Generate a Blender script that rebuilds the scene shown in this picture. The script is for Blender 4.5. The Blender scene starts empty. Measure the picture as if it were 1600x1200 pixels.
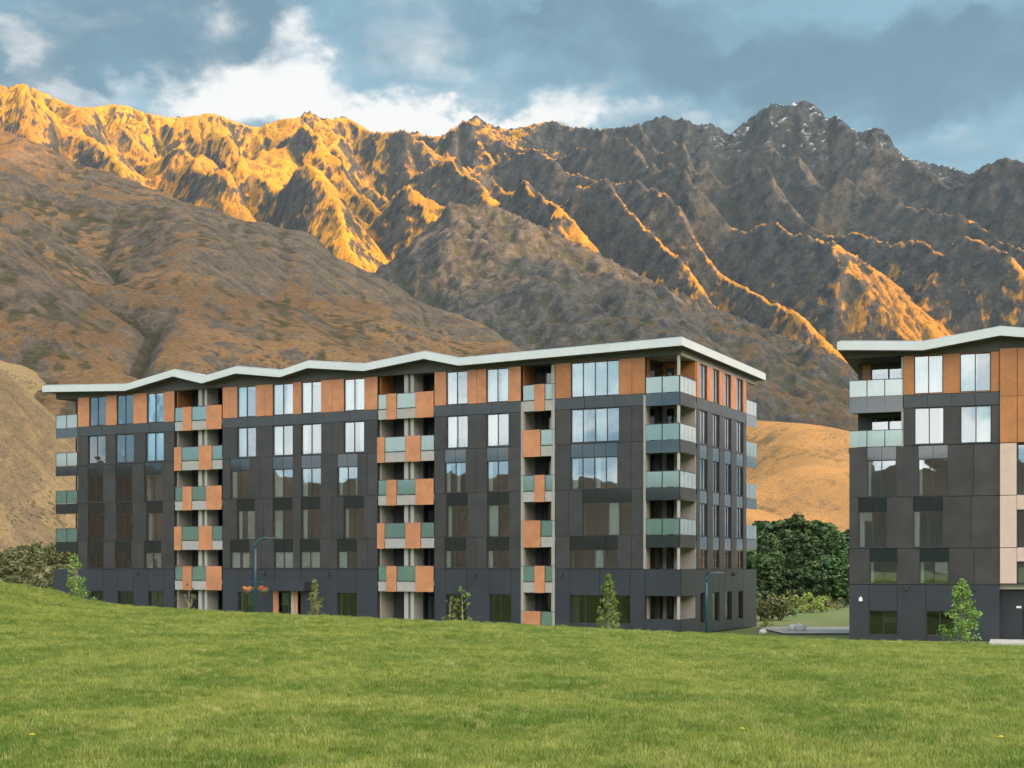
import bpy, bmesh, math, random
import numpy as np
from mathutils import Vector, Matrix

# ------------------------------------------------------------------ camera
sc = bpy.context.scene
COL = sc.collection
EYE = 4.3                       # eye height over the flat ground at the buildings
F = 2200.0                      # focal length in pixels of the 1600 px wide photograph
cam_d = bpy.data.cameras.new('camera')
cam = bpy.data.objects.new('camera', cam_d)
COL.objects.link(cam)
cam.location = (0, 0, EYE)
cam.rotation_euler = (math.radians(90), 0, 0)
cam_d.sensor_width = 36.0
cam_d.lens = F / 1600 * 36.0
cam_d.shift_y = 289 / 1600
cam_d.clip_start = 0.5
cam_d.clip_end = 60000
sc.camera = cam

# ------------------------------------------------------------------ sun and sky
SUN_EL = math.radians(13.0)
SUN_AZ = math.radians(127.0)    # measured from +Y (view direction) towards +X (right)
sun_dir = Vector((math.sin(SUN_AZ) * math.cos(SUN_EL), math.cos(SUN_AZ) * math.cos(SUN_EL), math.sin(SUN_EL)))
sd = bpy.data.lights.new('sun', 'SUN')
sd.energy = 5.0
sd.angle = math.radians(0.5)
sd.color = (1.0, 0.48, 0.12)
sun = bpy.data.objects.new('sun', sd)
COL.objects.link(sun)
sun.rotation_euler = (-sun_dir).to_track_quat('-Z', 'Y').to_euler()

sc.view_settings.view_transform = 'Standard'
sc.view_settings.look = 'None'
sc.view_settings.gamma = 1.0
sc.view_settings.use_curve_mapping = False
sc.view_settings.exposure = 1.25
sc.cycles.use_denoising = True
sc.cycles.max_bounces = 8
sc.cycles.transparent_max_bounces = 12
sc.cycles.sample_clamp_indirect = 4.0

world = bpy.data.worlds.new("World")
sc.world = world
world.use_nodes = True
wt = world.node_tree
wt.nodes.clear()


class NT:
    """small helper to write node graphs as expressions"""
    def __init__(self, tree):
        self.t = tree

    def n(self, kind, **kw):
        nd = self.t.nodes.new(kind)
        for k, v in kw.items():
            setattr(nd, k, v)
        return nd

    def put(self, sock, v):
        if v is None:
            return
        if hasattr(v, 'is_linked') or hasattr(v, 'links'):
            self.t.links.new(v, sock)
        else:
            if isinstance(v, (tuple, list)) and len(v) == 3 and sock.type == 'RGBA':
                v = (*v, 1.0)
            sock.default_value = v

    def math(self, op, a, b=None, c=None, clamp=False):
        nd = self.n('ShaderNodeMath', operation=op)
        nd.use_clamp = clamp
        self.put(nd.inputs[0], a)
        self.put(nd.inputs[1], b)
        self.put(nd.inputs[2], c)
        return nd.outputs[0]

    def vec(self, op, a, b=None):
        nd = self.n('ShaderNodeVectorMath', operation=op)
        self.put(nd.inputs[0], a)
        self.put(nd.inputs[1], b)
        return nd.outputs['Value'] if op in ('LENGTH', 'DOT_PRODUCT', 'DISTANCE') else nd.outputs[0]

    def noise(self, vec, scale, detail=4, rough=0.5, dist=0.0):
        nd = self.n('ShaderNodeTexNoise')
        self.put(nd.inputs['Vector'], vec)
        self.put(nd.inputs['Scale'], scale)
        nd.inputs['Detail'].default_value = detail
        nd.inputs['Roughness'].default_value = rough
        nd.inputs['Distortion'].default_value = dist
        return nd.outputs[0]

    def ramp(self, v, a, b, lo=0.0, hi=1.0, smooth=True):
        nd = self.n('ShaderNodeMapRange')
        nd.interpolation_type = 'SMOOTHSTEP' if smooth else 'LINEAR'
        self.put(nd.inputs['Value'], v)
        nd.inputs['From Min'].default_value = a
        nd.inputs['From Max'].default_value = b
        nd.inputs['To Min'].default_value = lo
        nd.inputs['To Max'].default_value = hi
        return nd.outputs[0]

    def mix(self, f, a, b):
        nd = self.n('ShaderNodeMix', data_type='RGBA')
        self.put(nd.inputs[0], f)
        self.put(nd.inputs[6], a)
        self.put(nd.inputs[7], b)
        return nd.outputs[2]

    def mapv(self, vec, scale=(1, 1, 1), loc=(0, 0, 0), rot=(0, 0, 0)):
        nd = self.n('ShaderNodeMapping')
        self.put(nd.inputs[0], vec)
        nd.inputs['Location'].default_value = loc
        nd.inputs['Rotation'].default_value = rot
        nd.inputs['Scale'].default_value = scale
        return nd.outputs[0]


def pxdir(px, py):
    v = Vector(((px - 800) / F, 1.0, (889 - py) / F))
    return v.normalized()


W = NT(wt)
tc = W.n('ShaderNodeTexCoord').outputs['Generated']
sky = W.n('ShaderNodeTexSky', sky_type='NISHITA')
sky.sun_disc = False
sky.sun_elevation = SUN_EL
sky.sun_rotation = SUN_AZ
sky.altitude = 400
sky.air_density = 1.0
sky.dust_density = 1.6
sky.ozone_density = 1.5
# how close a direction is to the low sun: clouds there are lit, the rest are grey-blue
near_sun = W.ramp(W.vec('DOT_PRODUCT', tc, tuple(sun_dir)), 0.10, 0.85)
# layered cloud texture
flat = W.mapv(tc, scale=(1.0, 1.0, 2.6))
big = W.noise(flat, 5.5, 5, 0.52, 0.3)
mid = W.noise(W.mapv(tc, scale=(1, 1, 1.9), loc=(3.1, 0.4, 1.2)), 16.0, 6, 0.55, 0.25)
# directions stirred by turbulence, so that every cloud edge is wispy
def turb(scale, amt, loc):
    nd = W.n('ShaderNodeTexNoise')
    W.put(nd.inputs['Vector'], W.mapv(tc, scale=(1, 1, 1.5), loc=loc))
    nd.inputs['Scale'].default_value = scale
    nd.inputs['Detail'].default_value = 6
    nd.inputs['Roughness'].default_value = 0.58
    sv = W.n('ShaderNodeVectorMath', operation='SCALE')
    W.put(sv.inputs[0], W.vec('SUBTRACT', nd.outputs['Color'], (0.5, 0.5, 0.5)))
    sv.inputs['Scale'].default_value = amt
    return sv.outputs[0]


tcd = W.vec('ADD', W.vec('ADD', tc, turb(13.0, 0.085, (1, 2, 3))), turb(34.0, 0.032, (4, 1, 2)))


def blob_field(lst):
    acc = None
    for px, py, rx, rz, amp in lst:
        c = pxdir(px, py)
        off = W.vec('MULTIPLY', W.vec('SUBTRACT', tcd, tuple(c)), (F / rx, 2.0, F / rz))
        g = W.math('MULTIPLY', W.ramp(W.vec('LENGTH', off), 1.9, 0.15), amp)
        acc = g if acc is None else W.math('ADD', acc, g)
    return acc


# sunlit openings in the cloud deck over the range
blobs = blob_field([(520, 190, 190, 26, 1.0), (620, 180, 120, 26, .8), (430, 150, 60, 34, .9), (470, 70, 36, 46, 1.0), (495, 105, 40, 30, .7),
                    (345, 95, 34, 40, .65), (285, 130, 34, 36, .75), (330, 150, 44, 26, .6), (390, 130, 34, 24, .8), (15, 62, 55, 18, .55),
                    (640, 60, 60, 45, .40), (700, 120, 80, 30, .45), (900, 155, 50, 24, .6), (830, 180, 90, 20, .6), (1000, 182, 110, 16, .45),
                    (205, 132, 22, 16, .55), (120, 160, 80, 14, .45), (740, 190, 90, 18, .7), (170, 30, 90, 24, .3), (60, 120, 60, 30, .25), (1120, 195, 60, 12, .2),
                    (1470, 240, 150, 18, .25)])
darks = blob_field([(400, 80, 40, 90, .7), (300, 30, 170, 38, .55), (160, 120, 140, 42, .5), (620, 100, 60, 30, .5), (880, 75, 180, 52, .65),
                    (1150, 120, 260, 40, .35), (700, 40, 60, 30, .3), (60, 150, 90, 20, .3), (480, 120, 30, 18, .4), (1500, 60, 260, 60, .12)])
# elsewhere the same broken deck goes on
other = W.ramp(big, 0.40, 0.64, 0.15, 1.15)
front = W.ramp(W.vec('DOT_PRODUCT', tc, tuple(pxdir(800, 300))), 0.80, 0.93)
lit_cover = W.math('ADD', W.math('MULTIPLY', blobs, W.math('MULTIPLY_ADD', mid, 2.2, -0.1)), W.math('MULTIPLY', other, W.math('SUBTRACT', 1.0, front)))
lit_cover = W.math('ADD', lit_cover, W.math('MULTIPLY_ADD', mid, 0.7, -0.35))
lit_mask = W.ramp(lit_cover, 0.02, 1.30)
CLOUD_DARK = (0.056, 0.118, 0.156)
CLOUD_MID = (0.106, 0.208, 0.262)
CLOUD_LIT = (0.47, 0.46, 0.445)
shade = W.ramp(W.math('SUBTRACT', W.noise(W.mapv(tcd, scale=(1, 1, 2.6), loc=(0.3, 2.0, 5.0)), 6.0, 5, 0.55, 0.2), W.math('MULTIPLY', darks, 0.28)), 0.28, 0.62)
deck = W.mix(shade, CLOUD_DARK, CLOUD_MID)
cloud = W.mix(lit_mask, deck, CLOUD_LIT)
# towards the open, brighter side of the sky behind the viewpoint the deck gets lighter
open_side = W.ramp(W.vec('DOT_PRODUCT', tc, tuple(Vector((0.30, -0.90, 0.30)).normalized())), -0.55, 0.55, 1.0, 3.0)
sv_ = W.n('ShaderNodeVectorMath', operation='SCALE')
W.put(sv_.inputs[0], cloud); W.put(sv_.inputs['Scale'], open_side)
cloud = sv_.outputs[0]
west = W.mix(shade, (0.50, 0.45, 0.42), (0.98, 0.92, 0.85))
west = W.mix(lit_mask, west, (1.6, 1.40, 1.15))
cloud = W.mix(near_sun, cloud, west)
glow = W.ramp(W.vec('DOT_PRODUCT', tc, tuple(sun_dir)), 0.45, 1.0)
cloud = W.mix(glow, cloud, (3.7, 3.2, 2.6))
bg_sky = W.n('ShaderNodeBackground')
W.put(bg_sky.inputs[0], sky.outputs[0])
bg_sky.inputs[1].default_value = 0.06
bg_cl = W.n('ShaderNodeBackground')
W.put(bg_cl.inputs[0], cloud)
bg_cl.inputs[1].default_value = 1.0
mx = W.n('ShaderNodeMixShader')
W.put(mx.inputs[0], 0.86)
W.put(mx.inputs[1], bg_sky.outputs[0])
W.put(mx.inputs[2], bg_cl.outputs[0])
W.t.links.new(mx.outputs[0], W.n('ShaderNodeOutputWorld').inputs[0])
world.cycles.sampling_method = 'MANUAL'
world.cycles.sample_map_resolution = 512
# ------------------------------------------------------------------ helpers
def tag(o, label=None, cat=None, group=None, kind=None):
    if label: o['label'] = label
    if cat: o['category'] = cat
    if group: o['group'] = group
    if kind: o['kind'] = kind
    return o


def mat_new(name):
    m = bpy.data.materials.new(name)
    m.use_nodes = True
    t = NT(m.node_tree)
    b = m.node_tree.nodes['Principled BSDF']
    return m, t, b


def np_noise(x, y, seed=0, octaves=5, rough=0.5, ridged=False):
    """gradient noise, vectorised; x, y in cells of the first octave"""
    rng = np.random.RandomState(seed)
    perm = rng.permutation(4096)
    ang = rng.rand(4096) * 2 * np.pi
    gx, gy = np.cos(ang), np.sin(ang)
    out = np.zeros_like(x, dtype=float)
    amp, tot = 1.0, 0.0
    for o in range(octaves):
        xi, yi = np.floor(x).astype(int), np.floor(y).astype(int)
        fx, fy = x - xi, y - yi
        ux, uy = fx * fx * fx * (fx * (fx * 6 - 15) + 10), fy * fy * fy * (fy * (fy * 6 - 15) + 10)

        def g(ix, iy, dx, dy):
            h = perm[(perm[ix & 4095] + iy) & 4095]
            return gx[h] * dx + gy[h] * dy
        a = g(xi, yi, fx, fy); b = g(xi + 1, yi, fx - 1, fy)
        c = g(xi, yi + 1, fx, fy - 1); d = g(xi + 1, yi + 1, fx - 1, fy - 1)
        v = (a * (1 - ux) + b * ux) * (1 - uy) + (c * (1 - ux) + d * ux) * uy
        v = v * 1.5
        if ridged:
            v = 1 - 2 * np.abs(v)
        out += amp * v
        tot += amp
        amp *= rough
        x, y = x * 2.03 + 17.3, y * 2.03 + 5.1
    return out / tot


NB = [(-1, -1), (-1, 0), (-1, 1), (0, -1), (0, 1), (1, -1), (1, 0), (1, 1)]


def erode(h, dx, iters, K, U, fixed, m=0.45, dt=1.0, talus=None, diff=0.0):
    """implicit stream power erosion on a grid: carves branching gullies and spurs"""
    ny, nx = h.shape
    N = ny * nx
    idx = np.arange(N).reshape(ny, nx)
    fx = fixed.ravel()
    for it in range(iters):
        hp = np.pad(h, 1, constant_values=1e9)
        best = np.zeros_like(h)
        rec = idx.copy()
        ln = np.full(h.shape, dx)
        for dy_, dx_ in NB:
            L = dx * math.hypot(dy_, dx_)
            s = (h - hp[1 + dy_:1 + dy_ + ny, 1 + dx_:1 + dx_ + nx]) / L
            k = s > best
            best[k] = s[k]
            rec[k] = (idx + dy_ * nx + dx_)[k]
            ln[k] = L
        rec = rec.ravel(); ln = ln.ravel()
        rec[fx] = idx.ravel()[fx]
        dep = (rec != idx.ravel()).astype(np.int64)
        r = rec.copy()
        for _ in range(13):
            dep = dep + dep[r]
            r2 = r[r]
            if (r2 == r).all():
                break
            r = r2
        order = np.argsort(dep, kind='stable')
        cuts = np.searchsorted(dep[order], np.arange(dep.max() + 2))
        A = np.full(N, dx * dx)
        for l in range(len(cuts) - 2, 0, -1):
            nn = order[cuts[l]:cuts[l + 1]]
            np.add.at(A, rec[nn], A[nn])
        hf = h.ravel() + (U.ravel() * dt) * (~fx)
        Fc = K * A ** m * dt / ln
        for l in range(1, len(cuts) - 1):
            nn = order[cuts[l]:cuts[l + 1]]
            rr = rec[nn]
            hf[nn] = (hf[nn] + Fc[nn] * hf[rr]) / (1 + Fc[nn])
            if talus is not None:
                hf[nn] = np.minimum(hf[nn], hf[rr] + talus * ln[nn])
        h = hf.reshape(ny, nx)
        if diff > 0:
            q = np.pad(h, 1, mode='edge')
            lap = q[2:, 1:-1] + q[:-2, 1:-1] + q[1:-1, 2:] + q[1:-1, :-2] - 4 * h
            h = h + diff * lap * (~fixed)
    return h


def upsample(h, shape):
    ny, nx = h.shape
    yy = np.linspace(0, ny - 1, shape[0]); xx = np.linspace(0, nx - 1, shape[1])
    y0 = np.minimum(yy.astype(int), ny - 2); x0 = np.minimum(xx.astype(int), nx - 2)
    fy = (yy - y0)[:, None]; fx = (xx - x0)[None, :]
    return (h[y0][:, x0] * (1 - fy) * (1 - fx) + h[y0][:, x0 + 1] * (1 - fy) * fx +
            h[y0 + 1][:, x0] * fy * (1 - fx) + h[y0 + 1][:, x0 + 1] * fy * fx)


def smooth1(a, sig):
    k = int(sig * 3) + 1
    w = np.exp(-0.5 * (np.arange(-k, k + 1) / sig) ** 2)
    w /= w.sum()
    return np.convolve(np.pad(a, k, mode='edge'), w, mode='valid')


def grid_mesh(name, X, Y, Z, attrs=None):
    ny, nx = X.shape
    me = bpy.data.meshes.new(name)
    me.vertices.add(nx * ny)
    co = np.stack([X, Y, Z], -1).reshape(-1).astype(np.float32)
    me.vertices.foreach_set('co', co)
    i = np.arange(nx * ny).reshape(ny, nx)
    q = np.stack([i[:-1, :-1], i[:-1, 1:], i[1:, 1:], i[1:, :-1]], -1).reshape(-1, 4)
    nf = len(q)
    me.loops.add(nf * 4)
    me.loops.foreach_set('vertex_index', q.reshape(-1).astype(np.int32))
    me.polygons.add(nf)
    me.polygons.foreach_set('loop_start', (np.arange(nf) * 4).astype(np.int32))
    me.polygons.foreach_set('loop_total', np.full(nf, 4, np.int32))
    me.update(calc_edges=True)
    if attrs:
        for k, v in attrs.items():
            a = me.attributes.new(k, 'FLOAT', 'POINT')
            a.data.foreach_set('value', v.reshape(-1).astype(np.float32))
    return me


def link_mesh(name, me, mat, parent=None, smooth=False):
    o = bpy.data.objects.new(name, me)
    if mat is not None and not me.materials:
        me.materials.append(mat)
    COL.objects.link(o)
    if parent is not None:
        o.parent = parent
    if smooth:
        me.polygons.foreach_set('use_smooth', np.ones(len(me.polygons), bool))
    return o


def make_range(name, mat, prof, Yc, depth, x0, x1, res, k_shear, seed, K=0.02, talus=1.1,
               iters=(70, 14), base=0.0, power=0.8, back=500, sig=(7, 60), crest_wob=60, fine=3, init=0.25, top_w=5,
               front_wob=0.0, smooth=False, detail=3.0, spurs=None, spur_amt=0.0, nscale=420, diff=0.02, up=1.0, valley=0.6, deep=0.0, crag=0.0, talus2=None, deep_x=None):
    """a mountain face that rises from its foot to a crest at distance Yc with the given skyline"""
    px_t = np.array([p[0] for p in prof], float); py_t = np.array([p[1] for p in prof], float)
    cx = res * fine
    ny = int(depth / cx); nx = int((x1 - x0 + abs(k_shear) * depth) / cx)
    rng = np.random.RandomState(seed)
    d = np.linspace(depth, 0, ny)[:, None] + np.zeros((1, nx))       # row 0 = foot
    xs = np.linspace(x0 - max(0, k_shear) * depth, x1 - min(0, k_shear) * depth, nx)[None, :] + np.zeros((ny, 1))
    tgt = np.interp(800 + F * xs / Yc, px_t, py_t)
    Hc = (889 - tgt) / F * Yc + EYE - base
    rise = (1 - d / depth)
    n1 = np_noise(xs / nscale, d / nscale, seed, 5, 0.55)
    h = Hc * rise ** 0.9 * init + 90 * init * n1 + rng.rand(ny, nx) * 4
    sp = 0.0
    if spurs:
        sx = (np.array(spurs, float) - 800) / F * Yc
        xw = xs + 45 * np_noise(xs / 300, d / 260, seed + 31, 3, 0.5)
        mids = sx[:-1] + (sx[1:] - sx[:-1]) * valley
        allx = np.sort(np.concatenate([sx, mids]))
        val = np.array([1.0 if v in sx else 0.0 for v in allx])
        sp = np.interp(xw, allx, val, left=0.5, right=0.5)
        if deep_x:
            sp = 0.5 + (sp - 0.5) * np.interp(xs / Yc * F + 800, deep_x[0], np.array(deep_x[1]) ** 0.6)
        h = h + spur_amt * sp * Hc * init * rise * (1.1 - rise) * 2.2
    h[0] = 0
    fixed = np.zeros((ny, nx), bool); fixed[0] = True
    n2 = np_noise(xs / 300, d / 300, seed + 5, 4, 0.6)
    U = (Hc / 400) * (0.5 + rise) * (1 + 0.5 * n2) * 0.5 * up * (1 + spur_amt * (np.asarray(sp) - 0.4))
    h = erode(h, cx, iters[0], K, U, fixed, talus=talus, diff=diff)
    ny2, nx2 = int(depth / res), int((x1 - x0 + abs(k_shear) * depth) / res)
    if deep:
        hs_ = np.asarray(sp) + 0 * h
        dx_ = np.interp(xs / Yc * F + 800, deep_x[0], deep_x[1]) if deep_x else 1.0
        h = h + deep * dx_ * (hs_ - 0.55) * np.clip(rise, 0, 1) ** 0.7 * np.clip((1 - rise) * 2.6, 0.0, 1) * h.max() / 1500
    h = upsample(h, (ny2, nx2))
    d2 = np.linspace(depth, 0, ny2)[:, None] + np.zeros((1, nx2))
    xs2 = np.linspace(xs[0, 0], xs[0, -1], nx2)[None, :] + np.zeros((ny2, 1))
    h = h + np_noise(xs2 / 40, d2 / 40, seed + 9, 4, 0.6) * detail * 2
    fixed = np.zeros((ny2, nx2), bool); fixed[0] = True
    U2 = upsample(U, (ny2, nx2))
    h = erode(h, res, iters[1], K, U2, fixed, talus=talus2 or talus * 1.15, diff=diff / 2)
    h = h + np_noise(xs2 / 22, d2 / 22, seed + 19, 3, 0.6, ridged=True) * detail
    if crag:
        r2_ = 1 - d2 / depth
        h = h + crag * np.interp(xs2 / Yc * F + 800, [0, 300, 900, 1150, 1500], [0.8, 1.0, 1.4, 2.1, 1.8]) * r2_ * (np_noise(xs2 / 75, d2 / 170, seed + 41, 5, 0.62, ridged=True) + 0.18 * np_noise(xs2 / 24, d2 / 30, seed + 42, 3, 0.6, ridged=True))
    # placed in the world
    X = xs2 + k_shear * d2
    Y = Yc - d2 + np_noise(xs2 / 500, d2 * 0 + 3.3, seed + 2, 4, 0.5) * crest_wob * (1 - d2 / depth) \
        + np_noise(xs2 / 700, d2 * 0 + 7.3, seed + 3, 3, 0.5) * front_wob * (d2 / depth)
    Z = h / h.max() * Hc.mean() + base
    print('SCALE', name, Hc.mean() / h.max())
    # fit the skyline: a broad fit everywhere, a fine fit near the crest only
    nb = 900
    ap = np.linspace(-200, 1800, nb)
    T = (889 - np.interp(ap, px_t, py_t)) / F
    for rnd, sg in enumerate((sig[1], sig[1] / 3, sig[0], sig[0], sig[0])):
        a = 800 + F * X / Y
        bi = np.clip(((a + 200) / 2000 * (nb - 1)).round().astype(int), 0, nb - 1)
        S = np.full(nb, -1e9)
        np.maximum.at(S, bi.ravel(), ((Z - EYE) / Y).ravel())
        ok = S > 1e-4
        if not ok.any():
            break
        f = np.where(ok, T / np.maximum(S, 1e-4), np.nan)
        f = np.interp(ap, ap[ok], f[ok])
        f = np.clip(f, 0.4, 2.2) if rnd == 0 else np.clip(f, 0.85, 1.2)
        f = smooth1(f, sg / (2000 / nb))
        fv = np.interp(a, ap, f)
        if rnd >= 2:
            rel = np.clip(Z / (np.interp(a, ap, T) * Y + EYE), 0, 1)
            w = rel ** top_w
            fv = 1 + (fv - 1) * w
        Z = (Z - base) * fv + base
    # back slope
    nbk = 6
    XB, YB, ZB = [X], [Y], [Z]
    for i in range(1, nbk + 1):
        XB.append(X[-1:] + 0 * i); YB.append(Y[-1:] + back * i / nbk)
        ZB.append(Z[-1:] * (1 - 0.85 * i / nbk) + base * 0.85 * i / nbk)
    X, Y, Z = np.vstack(XB), np.vstack(YB), np.vstack(ZB)
    Z = base + (Z - base) * np.interp(X / Y, [0.56, 0.74], [1.0, 0.10])      # the ranges run out to the right of the view
    gy, gx = np.gradient(Z)
    sl = np.hypot(gx, gy) / res
    lapk = np.zeros_like(Z)
    q = np.pad(Z, 2, mode='edge')
    for a_, b_ in NB:
        lapk += q[2 + 2 * a_:2 + 2 * a_ + Z.shape[0], 2 + 2 * b_:2 + 2 * b_ + Z.shape[1]]
    gull = (lapk / 8 - Z) / res
    print('RANGE', name, 'slope', np.percentile(sl, [5, 25, 50, 75, 95]).round(2), 'gully', np.percentile(gull, [5, 25, 50, 75, 95]).round(2))
    me = grid_mesh(name, X, Y, Z, {'slope': sl, 'gully': gull})
    o = link_mesh(name, me, mat, smooth=smooth)
    tag(o, kind='structure')
    return o, X, Y, Z


# ------------------------------------------------------------------ terrain materials
def hill_material(name, grass_a, grass_b, rock_a, rock_b, scrub, slope_lo, slope_hi, sc_big, scrub_amt=0.5,
                  scrub_lo=None, snow=False, z_rock=None, bump=1.0, x_rock=None, dots=0.0, streak=1.0):
    m, t, b = mat_new(name)
    geo = t.n('ShaderNodeNewGeometry').outputs['Position']
    slope = t.n('ShaderNodeAttribute', attribute_name='slope').outputs['Fac']
    gully = t.n('ShaderNodeAttribute', attribute_name='gully').outputs['Fac']
    sep = t.n('ShaderNodeSeparateXYZ')
    t.put(sep.inputs[0], geo)
    nb_ = t.noise(geo, sc_big, 8, 0.62)
    nf = t.noise(geo, sc_big * 9, 7, 0.65)
    ns = t.noise(t.mapv(geo, scale=(1, 1, 0.35)), sc_big * 4.3, 6, 0.6, 0.6)
    grass = t.mix(t.ramp(nb_, 0.38, 0.62), grass_a, grass_b)
    rock = t.mix(t.ramp(nf, 0.35, 0.65), rock_a, rock_b)
    v = t.math('ADD', slope, t.math('MULTIPLY_ADD', ns, 1.6, -0.8))
    if z_rock:
        zr = t.ramp(sep.outputs[2], z_rock[0], z_rock[1], 0, z_rock[2])
        if x_rock:
            zr = t.math('MULTIPLY', zr, t.ramp(sep.outputs[0], x_rock[0], x_rock[1], 0, 1))
        v = t.math('ADD', v, zr)
    if x_rock:
        v = t.math('ADD', v, t.ramp(sep.outputs[0], 1250, 1800, 0, 1.6))
    vein = t.noise(t.mapv(geo, scale=(1, 0.6, 0.22), rot=(0, 0.35, 0)), sc_big * 11, 7, 0.66, 0.4)
    v = t.math('ADD', v, t.math('MULTIPLY_ADD', vein, 2.0, -1.0))
    rm = t.ramp(v, slope_lo + 0.12 * (slope_hi - slope_lo), slope_hi - 0.38 * (slope_hi - slope_lo))
    c = t.mix(rm, grass, rock)
    sm = t.math('ADD', t.math('MULTIPLY', gully, 1.3), t.math('MULTIPLY_ADD', nf, 1.4, -0.7))
    sm = t.math('ADD', sm, t.math('MULTIPLY_ADD', t.noise(t.mapv(geo, scale=(1, 1, streak)), sc_big * 0.8, 4, 0.55), 2.4, -1.2))
    if scrub_lo:
        sm = t.math('ADD', sm, t.ramp(sep.outputs[2], scrub_lo[0], scrub_lo[1], scrub_lo[2], 0))
    c = t.mix(t.math('MULTIPLY', t.ramp(sm, 0.10, 0.40), scrub_amt), c, scrub)
    if dots:
        dt_ = t.n('ShaderNodeTexVoronoi')
        t.put(dt_.inputs['Vector'], geo)
        dt_.inputs['Scale'].default_value = sc_big * 26
        dsz = t.math('MULTIPLY', t.ramp(t.noise(geo, sc_big * 1.6, 3, 0.6), 0.45, 0.7, 0.0, 0.42), t.n('ShaderNodeSeparateColor').outputs[0]) if False else t.ramp(t.noise(geo, sc_big * 1.6, 3, 0.6), 0.42, 0.70, 0.0, 0.36)
        dm = t.math('LESS_THAN', dt_.outputs['Distance'], dsz)
        c = t.mix(t.math('MULTIPLY', dm, dots), c, scrub)
        c = t.mix(t.ramp(t.noise(t.mapv(geo, scale=(1, 1, 4)), sc_big * 5, 6, 0.7), 0.40, 0.70, 0, 0.45), c, rock_b)
    fine_ = t.noise(t.mapv(geo, scale=(1, 1, 1.6)), sc_big * 48, 5, 0.75)
    fh = t.n('ShaderNodeHueSaturation')
    t.put(fh.inputs['Color'], c)
    t.put(fh.inputs['Value'], t.ramp(fine_, 0.30, 0.70, 0.62, 1.42, False))
    c = fh.outputs[0]
    if snow:
        sn = t.math('MULTIPLY', t.ramp(sep.outputs[2], 1130, 1300), t.ramp(slope, 2.0, 1.1))
        sn = t.math('MULTIPLY', sn, t.ramp(t.noise(geo, sc_big * 13, 5, 0.65), 0.56, 0.61))
        sn = t.math('MULTIPLY', sn, t.ramp(sep.outputs[0], 500, 800))
        c = t.mix(sn, c, (0.62, 0.66, 0.70))
    t.put(b.inputs['Base Color'], c)
    b.inputs['Roughness'].default_value = 0.95
    b.inputs['Specular IOR Level'].default_value = 0.1
    bp = t.n('ShaderNodeBump')
    bp.inputs['Strength'].default_value = 0.9
    bp.inputs['Distance'].default_value = bump
    rn = t.n('ShaderNodeTexNoise', noise_type='RIDGED_MULTIFRACTAL')
    t.put(rn.inputs['Vector'], geo)
    rn.inputs['Scale'].default_value = sc_big * 5
    rn.inputs['Detail'].default_value = 8
    rn.inputs['Roughness'].default_value = 0.62
    t.put(bp.inputs['Height'], t.math('MULTIPLY_ADD', t.noise(geo, sc_big * 14, 8, 0.70), 0.8, t.math('MULTIPLY', rn.outputs[0], 0.45)))
    t.put(b.inputs['Normal'], bp.outputs[0])
    return m


FAR = [(-300, 60), (-100, 105), (0, 133), (15, 137), (35, 130), (55, 139), (80, 150), (100, 160), (120, 168), (150, 167), (180, 163), (200, 166),
       (225, 176), (260, 183), (290, 183), (330, 177), (345, 181), (370, 191), (400, 200), (420, 193), (440, 186), (465, 184),
       (484, 173), (497, 183), (515, 186), (537, 182), (555, 190), (580, 206), (610, 207), (630, 202), (640, 207), (650, 206),
       (665, 212), (690, 213), (710, 198), (744, 180), (760, 192), (790, 202), (810, 200), (840, 193), (865, 188), (885, 197),
       (910, 200), (940, 202), (985, 197), (1010, 190), (1040, 180), (1055, 188), (1070, 183), (1085, 196), (1110, 193),
       (1125, 200), (1140, 211), (1165, 190), (1185, 175), (1208, 160), (1225, 166), (1243, 161), (1258, 156), (1280, 170),
       (1295, 188), (1305, 177), (1330, 200), (1345, 208), (1365, 198), (1385, 205), (1400, 230), (1415, 246), (1450, 255),
       (1490, 262), (1515, 272), (1540, 258), (1570, 246), (1600, 255), (1650, 270), (1750, 230), (1900, 250)]
M_FAR = hill_material('far_range_ground', (0.58, 0.300, 0.035), (0.38, 0.200, 0.045), (0.022, 0.034, 0.043), (0.098, 0.096, 0.092),
                      (0.050, 0.060, 0.050), 1.35, 2.25, 0.0035, 0.6, snow=True, z_rock=(430, 1150, 1.7), bump=30.0, x_rock=(-450, 900))  # grey rock tones; shade of the upper right crags is darkened into them
far, FX, FY, FZ = make_range('mountain_range', M_FAR, FAR, 4600, 2300, -1950, 2050, 5.0, 0.50, 11, K=0.032, talus=1.10, up=4.8, diff=0.008,
                             iters=(80, 12), sig=(5, 70), crest_wob=170, fine=3, top_w=6, base=-10, detail=5.0,
                             spurs=[-150, -40, 45, 150, 245, 345, 470, 560, 650, 744, 880, 990, 1120, 1250, 1385, 1500, 1620, 1750], spur_amt=0.5, valley=0.62, deep=520, crag=17, talus2=1.9, deep_x=([0, 250, 480, 620, 1600], [0.18, 0.25, 0.45, 0.55, 0.55]))

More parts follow.
